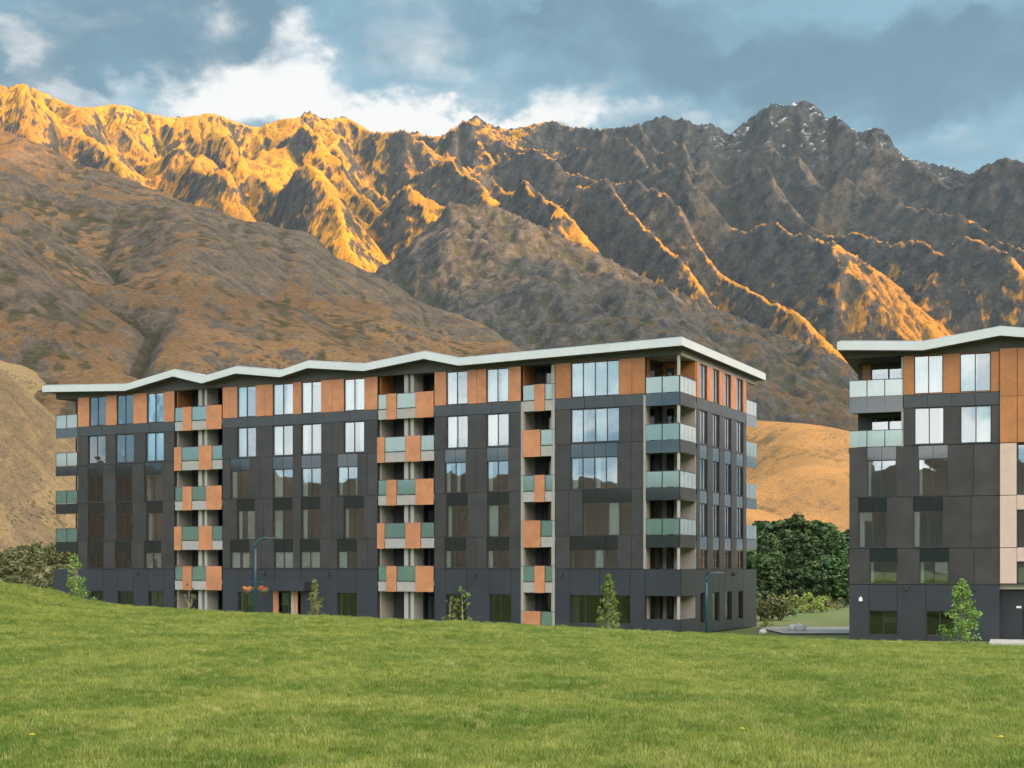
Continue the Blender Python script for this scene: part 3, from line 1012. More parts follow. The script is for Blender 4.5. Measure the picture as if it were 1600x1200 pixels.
def panels(P, name, mat, a0, a1, z0, z1, maxw, d=-0.03, th=0.06):
    n = max(1, int(math.ceil((a1 - a0) / maxw - 0.15)))
    w = (a1 - a0) / n
    for i in range(n):
        P.box(name, P.root, mat, a0 + i * w + SEAM, a0 + (i + 1) * w - SEAM, d + rndb.uniform(-0.004, 0.004), d + th, z0 + SEAM, z1 - SEAM)


def wall_zone(P, s0, s1, z0, z1, ops, mat, name, maxw=1.5, spandrel=True, thick=0.30):
    """wall between two levels: panels round the openings, backed by a wall. ops = [(a, b, za, zb, panes)]"""
    back = []
    cur = s0
    for (a, b_, za, zb, n) in ops:
        if a - cur > 0.05:
            panels(P, name, mat, cur, a, z0, z1, maxw)
            back.append((cur, a, 0.034, thick, z0, z1))
        if zb < z1 - 0.03:
            if spandrel and z1 - zb < 1.3:
                pw = (b_ - a) / n
                for i in range(n):
                    P.box('spandrel_panel', P.root, M['spandrel'], a + i * pw + SEAM, a + (i + 1) * pw - SEAM, 0.0, 0.034, zb + SEAM, z1 - SEAM)
            else:
                panels(P, name, mat, a, b_, zb, z1, 3.0)
            back.append((a, b_, 0.036, thick, zb, z1))
        if za > z0 + 0.03:
            panels(P, name, mat, a, b_, z0, za, 3.0)
            back.append((a, b_, 0.036, thick, z0, za))
        cur = b_
    if s1 - cur > 0.05:
        panels(P, name, mat, cur, s1, z0, z1, maxw)
        back.append((cur, s1, 0.034, thick, z0, z1))
    if back:
        P.boxes('wall', P.root, M['core'], back)


def balcony(P, s0, s1, fl, segs, dep=1.9, fh=0.70, gh=1.08):
    """segs = [(kind, a, b)] kind g glass over pale slab edge, o full height orange panel"""
    b_ = P.box('balcony', P.root, M['fascia'], s0 + 0.02, s1 - 0.02, 0.02, dep, fl - 0.28, fl)
    for k, a, c in segs:
        if k == 'o':
            P.box('orange_panel', b_, M['orange'], a, c, -0.075, -0.03, fl - fh - 0.02, fl + gh + 0.02)
        else:
            P.box('glass_panel', b_, M['balglass'], a + 0.02, c - 0.02, -0.02, 0.0, fl + 0.06, fl + gh - 0.02)
            P.box('slab_edge_panel', b_, M['fascia'], a, c, -0.03, 0.018, fl - fh, fl - 0.02)
            P.box('bottom_rail', b_, M['frame'], a, c, -0.03, 0.014, fl - 0.005, fl + 0.05)
    P.box('handrail', b_, M['frame'], s0 + 0.02, s1 - 0.02, -0.022, 0.03, fl + gh - 0.015, fl + gh + 0.025)
    return b_


def frame_root(name, O, u, label, cat, group=None):
    r = bpy.data.objects.new(name, None)
    COL.objects.link(r)
    r.location = (O[0], O[1], 0)
    r.rotation_euler = (0, 0, math.atan2(u[1], u[0]))
    tag(r, label, cat, group)
    return r


def solver(O, u):
    v = (-u[1], u[0])

    def S(px, t=0.0):                  # position along the front on the sight line px
        k = (px - 800) / F
        return (k * (O[1] + t * v[1]) - O[0] - t * v[0]) / (u[0] - k * u[1])

    def T(px, s):                      # position along an end wall
        k = (px - 800) / F
        return (k * (O[1] + s * u[1]) - O[0] - s * u[0]) / (v[0] - k * v[1])

    def Yof(s, t):
        return O[1] + s * u[1] + t * v[1]
    return S, T, Yof


def wall_light(P, a, z, lit=False):
    o = P.boxes('wall_light', P.root, M['lampshade'] if lit else M['frame'], [(a - 0.10, a + 0.10, -0.20, -0.035, z - 0.16, z + 0.02), (a - 0.06, a + 0.06, -0.12, -0.035, z + 0.02, z + 0.10)])
    return o


# ================================================================== long apartment building
u1 = Vector((0.8949, -0.4462)).normalized()
O1 = ((122 - 800) / F * 113.2, 113.2)
S, T, Yof = solver(O1, u1)
B1 = frame_root('apartment_building', O1, u1, 'long charcoal apartment building with orange panels and a folded white roof, filling the middle', 'apartment building', None)
P = Plane(B1)
LEN = S(1062)
DEPTH = 16.9
TD = 3.1
PS = Plane(B1, side=LEN)
R5, R4, R3, R2, R1 = (11.42, 13.72), (8.40, 10.62), (5.30, 7.40), (2.20, 4.40), (0.04, 1.29)
LV = [(0.0, 2.18), (2.18, 5.25), (5.25, 8.30), (8.30, 10.65)]
BAYS = [
    # s range, top windows, R4, R3, R2, R1, ground  (pixel columns measured on the front plane)
    dict(px=(122, 272.5), cols=[(139.5, 165.5), (182.5, 208.5), (229.5, 255.5)], ncol=2,
         r4=[(138, 165), (181, 209.5), (228, 256)], r3=[(137.5, 161.5), (180.5, 207), (226, 252.5)],
         r2=[(138, 163.5), (182, 207.5), (229, 254.5)], r1=[(137, 162), (180, 205.5), (225.5, 252)], g=[(141, 161.5), (184, 209), (232, 256)]),
    dict(px=(348, 590), cols=[(371, 399.5), (426.5, 457.8), (471, 502), (537.5, 569.5)],
         r4=[(371, 400), (426.5, 457.5), (471, 502), (537.5, 569)], r3=[(360.5, 390), (426.5, 457.5), (471, 501.5), (527.5, 558.5)],
         r2=[(370.5, 398.5), (426.5, 457), (471, 500.5), (537.5, 569)], r1=[(360, 390), (428, 458), (469, 500), (527, 558)], g=[(372, 395), (429, 470), (527, 558)]),
    dict(px=(679, 814), cols=[(697.5, 730.5), (760, 794.5)],
         r4=[(698, 731), (760.5, 795)], r3=[(695.5, 728), (761, 794.5)], r2=[(698, 731), (761.5, 796)], r1=[(695, 728.5), (760.5, 795.5)], g=[(697, 729), (765.5, 798.5)]),
    dict(px=(868, 1008), cols=[(892, 967.5)],
         r4=[(892, 967.5)], r3=[(892, 965)], r2=[(910.5, 987)], r1=[(890.5, 965)], g=[(890.5, 984.5)]),
]
cur_pat = ['LR', 'L', 'R', 'L', 'LM', 'L', 'F', 'L', 'M', 'LR', 'L', 'R']
wi = 0
for bi_, bd in enumerate(BAYS):
    s0, s1 = S(bd['px'][0]), S(bd['px'][1])
    npn = 4 if bi_ == 3 else 2
    # top floor: orange-brown panels between tall windows
    mt = M['orange'] if bi_ < 3 else M['timber']
    ops = [(S(a), S(b_), R5[0], 13.72, npn) for a, b_ in bd['cols']]
    wall_zone(P, s0, s1, 11.40, 13.76, ops, mt, 'orange_cladding_panel', 1.25, spandrel=False)
    for q, (a, b_, za, zb, n) in enumerate(ops):
        tall = dict(cur='F' if bi_ == 3 else ('L' if q % 2 == 0 else 'LR'), cw=0.36 if bi_ != 3 else 1.0)
        if bi_ == 0: tall = dict(cur='LR' if q == 0 else 'L', cw=0.3)
        window(P, a, b_, za, zb, n, lamp=(bi_ == 1 and q == 1), **tall)
    # band
    wall_zone(P, s0, s1, 10.65, 11.40, [], M['clad_top'], 'band_cladding_panel', 2.6)
    for ri, (key, (za, zb), (l0, l1)) in enumerate((('r1', R1, LV[0]), ('r2', R2, LV[1]), ('r3', R3, LV[2]), ('r4', R4, LV[3]))):
        ops = []
        for q, (a, b_) in enumerate(bd[key]):
            ops.append((S(a), S(b_), za if ri != 0 or not (bi_ == 1 and q in (1, 2)) else za, zb, npn))
        wall_zone(P, s0, s1, l0, l1, ops, M['clad'], 'cladding_panel', 1.35)
        for q, (a, b_, c, d, n) in enumerate(ops):
            if ri == 3:
                cu, cw = ('LR', 0.42) if bi_ == 0 else (('L', 0.30), ('L', 0.38), ('L', 0.2), ('R', 0.24))[q % 4]
                if bi_ == 3: cu, cw = 'LM', 0.24
            elif ri == 2:
                cu, cw = (('L', 0.18), ('L', 0.36), ('L', 0.18), ('LR', 0.12))[q % 4]
                if bi_ == 2: cu, cw = ('LM', 0.14) if q == 0 else ('L', 0.16)
                if bi_ == 3: cu, cw = 'LM', 0.10
            elif ri == 1:
                cu, cw = (('LM', 0.16), ('L', 0.36), ('L', 0.18), ('L', 0.10))[q % 4]
                if bi_ == 2: cu, cw = ('L', 0.12) if q == 0 else ('L', 0.40)
                if bi_ == 3: cu, cw = 'M', 0.22
            else:
                cu, cw = (('LR', 0.40), ('F', 0.4), ('F', 0.2), ('L', 0.38))[q % 4]
                if bi_ == 0: cu, cw = (('L', 0.42), ('L', 0.16), ('LR', 0.30))[q]
                if bi_ == 2: cu, cw = 'L', 0.16
                if bi_ == 3: cu, cw = 'M', 0.16
            window(P, a, b_, c, d, n, cur=cu, cw=cw, lamp=(bi_ == 1 and q == 1 and ri > 0))
    # podium
    ops = [(S(a), S(b_), -3.62, -1.74, npn) for a, b_ in bd['g']]
    wall_zone(P, s0, s1, -4.3, -0.02, ops, M['podium'], 'podium_panel', 2.8, spandrel=False)
    for q, (a, b_, c, d, n) in enumerate(ops):
        window(P, a, b_, c, d, n, cur='L' if bi_ else '', cw=0.10, deep=0.16, glass=M['doorglass'])

for x in (215, 413, 513.5, 743, 878):
    wall_light(P, S(x), -0.35)

# balcony stacks
FLOORS = [11.35 - 3.06 * k for k in range(6)]
STACKS = [
    dict(px=(272.5, 348), X=[('g', 274, 286), ('o', 286.3, 300), ('g', 300.5, 322.5), ('o', 323, 347)],
         Y=[('o', 273, 284), ('g', 284.8, 311), ('o', 311.5, 331.5), ('g', 332, 347.5)], posts=[(310, 315.5), (319.5, 323.5)], n=5),
    dict(px=(590, 679), X=[('g', 591.5, 604), ('o', 604.6, 620), ('g', 620.5, 649.5), ('o', 650, 678)],
         Y=[('o', 590, 601.3), ('g', 602, 633.8), ('o', 634.5, 657.5), ('g', 658.3, 678.4)], posts=[(631.5, 637.5), (641.5, 646.5)], n=5),
    dict(px=(814, 868), X=[('g', 817.5, 835.3), ('o', 835.8, 851.5), ('g', 852, 863.5)],
         Y=[('o', 817.5, 844.8), ('g', 845.5, 863.5)], posts=[], n=6),
]
for st in STACKS:
    s0, s1 = S(st['px'][0]), S(st['px'][1])
    dep = 2.0
    # recess walls
    P.box('side_wall', B1, M['pale'], s0 - 0.0, s0 + 0.12, 0.31, dep, -4.3, 11.05)
    P.box('side_wall', B1, M['timber'], s0, s0 + 0.10, 0.31, dep, 11.06, 13.9)
    P.box('side_wall', B1, M['pale'], s1 - 0.12, s1, 0.31, dep, -4.3, 13.9)
    if len(st['X']) == 3:
        P.box('edge_fin', B1, M['pale'], s0, s0 + 0.22, -0.02, 0.30, -4.3, 11.3)
        P.box('edge_fin', B1, M['pale'], s1 - 0.30, s1 - 0.05, -0.02, 0.30, -4.3, 13.7)
    for a, b_ in st['posts']:
        P.box('partition', B1, M['post'], S(a, 0.35), S(b_, 0.35), 0.35, dep - 0.3 if a < 400 or a > 600 else 1.0, -4.3, 13.9)
    # recess doors and back wall on each level
    for k in range(6):
        z0 = FLOORS[k]
        z1 = z0 + 2.45
        w_ = s1 - s0
        cuts = [s0 + 0.12, s0 + 0.12 + w_ * 0.16, s0 + w_ * 0.5, s0 + w_ * 0.58, s1 - 0.12] if len(st['X']) == 4 else [s0 + 0.12, s0 + w_ * 0.22, s1 - 0.12, None, None]
        solid = [(s0 + 0.12, cuts[1])]
        if cuts[3]:
            solid.append((cuts[2], cuts[3]))
        P.boxes('recess_wall', B1, M['recess'], [(a, b_, dep, dep + 0.15, z0, z1 + 0.3) for a, b_ in solid] + [(s0, s1, dep + 0.001, dep + 0.16, z1 + 0.3, z0 + 3.06 - 0.28)])
        for a, b_ in ([(cuts[1], cuts[2]), (cuts[3], cuts[4])] if cuts[3] else [(cuts[1], cuts[2])]):
            n = 2
            f = 0.06
            bars = [(a, b_, dep + 0.02, dep + 0.10, z0, z0 + f), (a, b_, dep + 0.02, dep + 0.10, z1 + 0.24, z1 + 0.3)]
            for i in range(n + 1):
                c = a + (b_ - a) * i / n
                c = min(max(c, a + f / 2), b_ - f / 2)
                bars.append((c - f / 2, c + f / 2, dep + 0.02, dep + 0.10, z0 + f, z1 + 0.24))
            dr = P.boxes('balcony_door', B1, M['frame'], bars)
            for i in range(n):
                P.box('pane', dr, M['doorglass'], a + (b_ - a) * i / n + f * .6, a + (b_ - a) * (i + 1) / n - f * .6, dep + 0.05, dep + 0.07, z0 + f, z1 + 0.24)
            if (k + int(a)) % 3 != 0:
                P.box('curtain', dr, M['curtain'], a + 0.1, a + 0.1 + (b_ - a) * 0.16, dep + 0.2, dep + 0.24, z0 + 0.05, z1 + 0.2)
    for k in range(st['n']):
        typ = st['X'] if k % 2 == 0 else st['Y']
        balcony(P, s0, s1, FLOORS[k], [(kk, S(a), S(b_)) for kk, a, b_ in typ], dep=dep)
    P.box('recess_floor', B1, M['concrete'], s0, s1, 0.0, dep, -4.3, FLOORS[5])

# corner balconies at the near end
c0 = S(1008)
for k in range(6):
    fl = FLOORS[k]
    if k < 4:
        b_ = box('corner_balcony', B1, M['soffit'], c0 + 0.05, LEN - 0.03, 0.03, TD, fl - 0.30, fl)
        fm = M['balfascia']
        gm = M['balglass_white'] if k < 1 else M['balglass']
        mid = (c0 + LEN) / 2
        for a, c in ((c0 + 0.08, mid - 0.04), (mid + 0.04, LEN - 0.04)):
            box('glass_panel', b_, gm, a, c, -0.02, 0.0, fl + 0.06, fl + 1.07)
            box('fascia_panel', b_, fm, a - 0.03, c + 0.03, -0.03, 0.02, fl - 0.78, fl + 0.02)
        n = 4
        for i in range(n):
            t0 = 0.04 + (TD - 0.06) * i / n
            t1 = 0.04 + (TD - 0.06) * (i + 1) / n
            box('glass_panel', b_, M['balglass_white'], LEN, LEN + 0.02, t0 + 0.03, t1 - 0.03, fl + 0.06, fl + 1.07)
            box('fascia_panel', b_, M['clad'], LEN - 0.02, LEN + 0.03, t0 + 0.004, t1 - 0.004, fl - 0.78, fl + 0.02)
        boxes('handrail', b_, M['frame'], [(c0 + 0.05, LEN + 0.03, -0.035, 0.015, fl + 1.07, fl + 1.11), (LEN - 0.01, LEN + 0.04, 0.016, TD, fl + 1.07, fl + 1.11),
                                        (mid - 0.025, mid + 0.025, -0.03, 0.01, fl + 0.02, fl + 1.07), (LEN - 0.03, LEN + 0.03, -0.035, 0.025, fl + 0.02, fl + 1.07)])
    elif k == 4:
        box('corner_balcony', B1, M['soffit'], c0, LEN, 0.0, TD, -0.32, -0.03)
    wm = M['timber'] if k == 0 else M['pale']
    zt = fl + 2.76 if k else 13.74
    zb_ = fl if k < 5 else -4.3
    if k < 4 or k == 4:
        zb_ = max(fl, 0.0) if k == 4 else fl
    if k == 4:
        zt = 1.86
    if k == 5:
        zt = -0.33
    # back wall (faces the camera) and the return wall with its glazed door
    box('recess_wall', B1, wm, c0 + 0.06, LEN - 0.02, TD, TD + 0.2, zb_, zt)
    box('recess_wall', B1, wm, c0 - 0.12, c0 + 0.02, 0.31, 0.85, zb_, zt)
    dr = boxes('balcony_door', B1, M['frame'], [(c0 - 0.1, c0, 0.86, 2.98, zb_, zb_ + 0.06), (c0 - 0.1, c0, 0.86, 2.98, zt - 0.4, zt),
                                                (c0 - 0.1, c0, 0.86, 0.93, zb_ + 0.06, zt - 0.4), (c0 - 0.1, c0, 1.88, 1.96, zb_ + 0.06, zt - 0.4), (c0 - 0.1, c0, 2.91, 2.98, zb_ + 0.06, zt - 0.4)])
    box('pane', dr, M['glass'], c0 - 0.06, c0 - 0.04, 0.93, 1.88, zb_ + 0.06, zt - 0.4)
    box('pane', dr, M['glass'], c0 - 0.06, c0 - 0.04, 1.96, 2.91, zb_ + 0.06, zt - 0.4)
    # dark opening in the back wall
    box('glazed_screen', B1, M['spandrel'], c0 + 0.35, c0 + 0.85, TD - 0.03, TD - 0.01, zb_ + 0.02, zt - 0.35)
box('corner_post', B1, M['post'], LEN - 0.20, LEN - 0.05, 0.08, 0.23, -4.3, 13.75)
box('edge_fin', B1, M['pale'], c0 - 0.10, c0 + 0.05, -0.05, 0.30, 0.0, 11.3)
# podium round the corner
box('podium_panel', B1, M['podium'], c0 + 0.01, LEN, -0.03, 0.20, -1.74, -0.03)
box('podium_panel', B1, M['podium'], c0 + 0.01, LEN, -0.03, 0.20, -4.3, -3.25)
box('podium_panel', B1, M['podium'], LEN - 0.20, LEN + 0.03, 0.21, TD, -1.74, -0.03)
box('podium_panel', B1, M['podium'], LEN - 0.20, LEN + 0.03, 0.21, TD, -4.3, -3.25)

# end wall
ws = [(T(1093.2, LEN), T(1104.8, LEN)), (T(1113.5, LEN), T(1123.5, LEN)), (T(1132, LEN), T(1142, LEN)), (T(1150.5, LEN), T(1160.8, LEN))]
te = T(1165.5, LEN)
ops = [(a, b_, 11.42, 13.72, 2) for a, b_ in ws]
wall_zone(PS, TD + 0.2, te, 11.40, 13.76, ops, M['orange'], 'orange_cladding_panel', 1.4, spandrel=False)
for q, (a, b_, c, d, n) in enumerate(ops):
    window(PS, a, b_, c, d, n, cur='F' if q < 3 else 'LR', cw=0.36)
wall_zone(PS, TD + 0.2, te, 10.65, 11.40, [], M['clad_top'], 'band_cladding_panel', 2.8)
for (za, zb), (l0, l1) in ((R1, LV[0]), (R2, LV[1]), (R3, LV[2]), (R4, LV[3])):
    ops = [(a, b_, za, zb, 2) for a, b_ in ws]
    wall_zone(PS, TD + 0.2, te, l0, l1, ops, M['clad'], 'cladding_panel', 1.4)
    for q, (a, b_, c, d, n) in enumerate(ops):
        window(PS, a, b_, c, d, n, cur='LR' if (q + int(za)) % 2 else 'L', cw=0.34)
gw = [(T(1094, LEN), T(1101, LEN)), (T(1112.5, LEN), T(1123.5, LEN)), (T(1132.5, LEN), T(1143, LEN)), (T(1152.5, LEN), T(1160.5, LEN))]
ops = [(a, b_, -3.6, -1.6, 1) for a, b_ in gw]
wall_zone(PS, TD + 0.01, DEPTH, -4.3, -0.02, ops, M['podium'], 'podium_panel', 3.0, spandrel=False)
for a, b_, c, d, n in ops:
    window(PS, a, b_, c, d, n, cur='', deep=0.16, glass=M['doorglass'])
wall_light(PS, T(1106, LEN), -0.35); wall_light(PS, T(1145, LEN), -0.35)

# balconies at the far corner of the end wall
for k in range(4):
    fl = FLOORS[k]
    b_ = box('rear_balcony', B1, M['soffit'], LEN - 2.6, LEN - 0.02, te + 0.02, DEPTH, fl - 0.30, fl)
    for i in range(3):
        t0 = te + 0.05 + (DEPTH - te - 0.05) * i / 3
        t1 = te + 0.05 + (DEPTH - te - 0.05) * (i + 1) / 3
        box('glass_panel', b_, M['balglass_white'] if k != 1 else M['balglass'], LEN, LEN + 0.02, t0 + 0.03, t1 - 0.03, fl + 0.06, fl + 1.07)
        box('fascia_panel', b_, M['balfascia'], LEN - 0.02, LEN + 0.03, t0 + 0.004, t1 - 0.004, fl - 0.78, fl + 0.02)
# balconies cantilevered off the far left end
for k in range(4):
    fl = FLOORS[k]
    lx = S(87.5)
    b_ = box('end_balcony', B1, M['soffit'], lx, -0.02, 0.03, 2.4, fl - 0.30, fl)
    for i in range(2):
        a = lx + (-0.03 - lx) * i / 2; c = lx + (-0.03 - lx) * (i + 1) / 2
        box('glass_panel', b_, M['balglass_white'] if k < 2 else M['balglass'], a + 0.04, c - 0.04, -0.02, 0.0, fl + 0.06, fl + 1.07)
        box('fascia_panel', b_, M['balfascia'], a + 0.004, c - 0.004, -0.03, 0.02, fl - 0.78, fl + 0.02)
    boxes('handrail', b_, M['frame'], [(lx, -0.03, -0.03, 0.02, fl + 1.07, fl + 1.11)] + [(x - 0.03, x + 0.03, -0.03, 0.01, fl + 0.02, fl + 1.07) for x in (lx + 0.03, lx / 2, -0.06)])
box('end_post', B1, M['frame'], S(87.5), S(87.5) + 0.10, 2.2, 2.3, 0, 13.75)
box('podium_panel', B1, M['podium'], S(85), -0.0, -0.03, 6.0, -4.3, -0.02)
# left end wall, rear wall, floors, partitions inside
boxes('wall', B1, M['clad'], [(0.0, 0.2, 0.31, DEPTH, 0.0, 13.76), (0.0, LEN - 2.7, DEPTH - 0.3, DEPTH, 0.0, 13.76), (LEN - 2.7, LEN - 2.6, te, DEPTH - 0.3, 0, 13.76), (LEN - 2.6, LEN - 0.31, te, te + 0.1, 0, 13.76)])
boxes('wall', B1, M['podium'], [(0.0, 0.2, 0.31, DEPTH, -4.3, -0.02), (0.0, LEN, DEPTH - 0.3, DEPTH - 0.001, -4.3, -0.02)])
fr = []
for z in (0.0 - 0.25, 2.17 - 0.3, 5.23 - 0.3, 8.29 - 0.3, 11.35 - 0.3, 13.78):
    fr.append((0.21, c0 - 0.13, 2.2, DEPTH - 0.32, z, z + 0.28))
boxes('floor_slab', B1, M['inner_dark'], fr)
fs_ = []
for bd in BAYS:
    a0, a1 = S(bd['px'][0]), S(bd['px'][1])
    for z in (0.0 - 0.25, 2.17 - 0.3, 5.23 - 0.3, 8.29 - 0.3, 11.35 - 0.3, 13.78):
        fs_.append((max(a0, 0.21) + 0.01, a1 - (0.13 if bd is BAYS[3] else 0.01), 0.301, 2.199, z, z + 0.28))
boxes('floor_slab', B1, M['inner'], fs_)
iw = []
for bd in BAYS:
    a0, a1 = max(S(bd['px'][0]), 0.21), S(bd['px'][1])
    iw.append((a0 + 0.01, a1 - 0.14, 4.6, 4.75, -0.2, 13.75))
    boxes('inner_wall', B1, M['recess'], [(a0 + 0.01, a1 - 0.14, 1.6, 1.7, -4.3, -0.27)])
    for a, b_ in bd['r4'][1:]:
        iw.append((S(a) - 0.9, S(a) - 0.8, 0.31, 4.59, 0.04, 13.75))
boxes('inner_wall', B1, M['inner'], iw)
iw = [(S(p0), S(p1), 2.0, 2.1, z0, z1) for p0, p1, z0, z1 in ((697, 733, 2.2, 4.9), (770, 800, 2.2, 4.9), (840, 866, 2.2, 4.9), (447, 458, 2.2, 4.2), (138, 160, 3.3, 4.9))]
boxes('inner_timber_wall', B1, M['inner_orange'], iw)

# diagonal braces seen behind two windows
def brace(sa, za, sb, zb):
    w = 0.13
    pts = [(sa - w, za), (sa + w, za), (sb + w, zb), (sb - w, zb)]
    poly_prism('diagonal_brace', B1, [M['core']], pts, 0.75, 0.95, [0] * 6)
brace(S(701), 2.2, S(731), 4.9)
brace(S(797), 2.2, S(766), 4.9)
brace(S(142), 2.2, S(162), 4.3)
brace(S(448), 5.3, S(460), 7.8)
brace(S(702), 5.3, S(730), 7.9)

# entrance canopy
ca = P.box('entrance_canopy', B1, M['podium'], S(427), S(486), -0.9, -0.04, -1.60, -0.95)
box('entrance_wall_panel', B1, M['post'], S(456), S(461), -0.10, -0.036, -4.3, -1.62)
box('entrance_wall_panel', B1, M['orange'], S(461.5), S(466), -0.10, -0.036, -4.3, -1.62)
box('entrance_wall_panel', B1, M['orange'], S(428), S(436), -0.10, -0.036, -4.3, -1.62)

# roof
def roof(root, prof, t0, t1, th, Yf, name='roof'):
    pts = [(s, z) for s, z in prof] + [(s, z + th) for s, z in reversed(prof)]
    n = len(prof)
    fm = [0, 0] + [1] * (n - 1) + [0] + [2] * (n - 1) + [0]
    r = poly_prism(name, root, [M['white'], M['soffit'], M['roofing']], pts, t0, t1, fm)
    # cap flashing standing a little back from the edge
    cp = [(s + (0.12 if i == 0 else (-0.12 if i == n - 1 else 0)), z + th + 0.002) for i, (s, z) in enumerate(prof)]
    poly_prism('cap_flashing', root, [M['roofing']], cp + [(s, z + 0.10) for s, z in reversed(cp)], t0 + 0.25, t1 - 0.25, [0] * (2 * n + 2))
    # attic wall under the folds
    return r


def z_at(prof, s):
    return float(np.interp(s, [p[0] for p in prof], [p[1] for p in prof]))


prof_px = [(66, 612.5), (195, 610.6), (270, 588), (315, 599), (367.5, 583.5), (437, 589.3), (480, 575), (568, 579.7), (662, 560.6), (716, 571.2), (1066, 539.5)]
prof = []
for px_, py_ in prof_px:
    s_ = S(px_, -0.9)
    prof.append((s_, (889 - py_) / F * Yof(s_, -0.9)))
roof(B1, prof, -0.9, 17.7, 0.50, Yof)


def attic(root, prof, s0, s1, t0, t1, zb, mat):
    xs_ = sorted({s0, s1} | {s for s, z in prof if s0 < s < s1})
    pts = [(s, z_at(prof, s) - 0.004) for s in xs_]
    pts = [(s0, zb)] + pts + [(s1, zb)]
    # polygon order: bottom-left, along the top, bottom-right
    return poly_prism('attic_wall', root, [mat], pts, t0, t1, [0] * (len(pts) + 2))


attic(B1, prof, S(87.5), LEN, -0.01, 0.28, 13.77, M['soffit'])
box('attic_wall', B1, M['pale'], LEN - 0.28, LEN, 0.29, DEPTH, 13.77, z_at(prof, LEN - 0.28) - 0.03)  # end band paler than the front: stronger light there put into the colour
box('attic_wall', B1, M['soffit'], S(87.5), S(87.5) + 0.25, 0.29, DEPTH, 13.77, z_at(prof, S(87.5)) - 0.03)
box('corner_ceiling', B1, M['pale'], c0 + 0.01, LEN - 0.29, 0.29, TD - 0.01, 13.80, 13.95)
box('end_soffit', B1, M['soffit'], S(87.5) + 0.26, -0.01, 0.29, DEPTH, 13.78, 13.88)
for st in STACKS:
    box('recess_ceiling', B1, M['soffit'], S(st['px'][0]) + 0.01, S(st['px'][1]) - 0.01, 0.29, 2.2, 13.92, 14.05)

# ================================================================== second building
u2 = Vector((math.cos(math.radians(19.8)), -math.sin(math.radians(19.8))))
O2 = ((1327 - 800) / F * 86.2, 86.2)
S2, T2, Y2 = solver(O2, u2)
B2 = frame_root('apartment_building', O2, u2, 'charcoal apartment building cut off by the right edge, with a tall pale pink window surround', 'apartment building', None)
P2 = Plane(B2)
f2 = [10.47, 7.40, 4.35, 1.27, -0.90]
x0, x1, x2, x3 = 0.0, S2(1412), S2(1562), S2(1760)


def ops2(cols, za, zb, n=2):
    return [(S2(a), S2(b_), za, zb, n) for a, b_ in cols]


o_ = ops2([(1428.5, 1473.5), (1500, 1548)], 10.55, 12.84)
wall_zone(P2, x1, x2, 10.50, 12.88, o_, M['timber'], 'orange_cladding_panel', 1.3, spandrel=False)
for q, (a, b_, c, d, n) in enumerate(o_):
    window(P2, a, b_, c, d, n, cur='F' if q == 0 else 'L', cw=0.46)
wall_zone(P2, x1, x2, 9.72, 10.49, [], M['clad_top'], 'band_cladding_panel', 1.7)
o_ = ops2([(1429, 1475), (1501, 1549)], 7.50, 9.70)
wall_zone(P2, x1, x2, 7.44, 9.71, o_, M['clad'], 'cladding_panel', 1.4)
for q, (a, b_, c, d, n) in enumerate(o_):
    window(P2, a, b_, c, d, n, cur='R', cw=0.08 if q == 0 else 0.46)
for z0, z1, za, zb, cols in ((4.35, 7.42, 4.38, 6.62, [(1355, 1400.5), (1435, 1481)]), (1.25, 4.34, 1.29, 3.50, [(1341.5, 1385.5), (1427, 1473)]),
                             (-0.94, 1.24, -0.90, 0.46, [(1359, 1402), (1437, 1482.5)])):
    o_ = ops2(cols, za, zb)
    wall_zone(P2, x0, x2, z0, z1, o_, M['clad'], 'cladding_panel', 1.9)
    for q, (a, b_, c, d, n) in enumerate(o_):
        window(P2, a, b_, c, d, n, cur='L', cw=0.15 if zb == 3.5 else 0.08)
o_ = ops2([(1358, 1402.5), (1447, 1490)], -4.0, -2.55)
wall_zone(P2, x0, x2, -4.5, -0.95, o_, M['podium'], 'podium_panel', 3.0, spandrel=False)
for a, b_, c, d, n in o_:
    window(P2, a, b_, c, d, n, cur='', deep=0.16, glass=M['doorglass'])
boxes('inner_wall', B2, M['recess'], [(0.21, x2, 1.6, 1.7, -4.4, -1.21)])
wall_light(P2, S2(1345), -1.80, lit=True)
wall_light(P2, S2(1417), -1.12); wall_light(P2, S2(1524), -1.12)

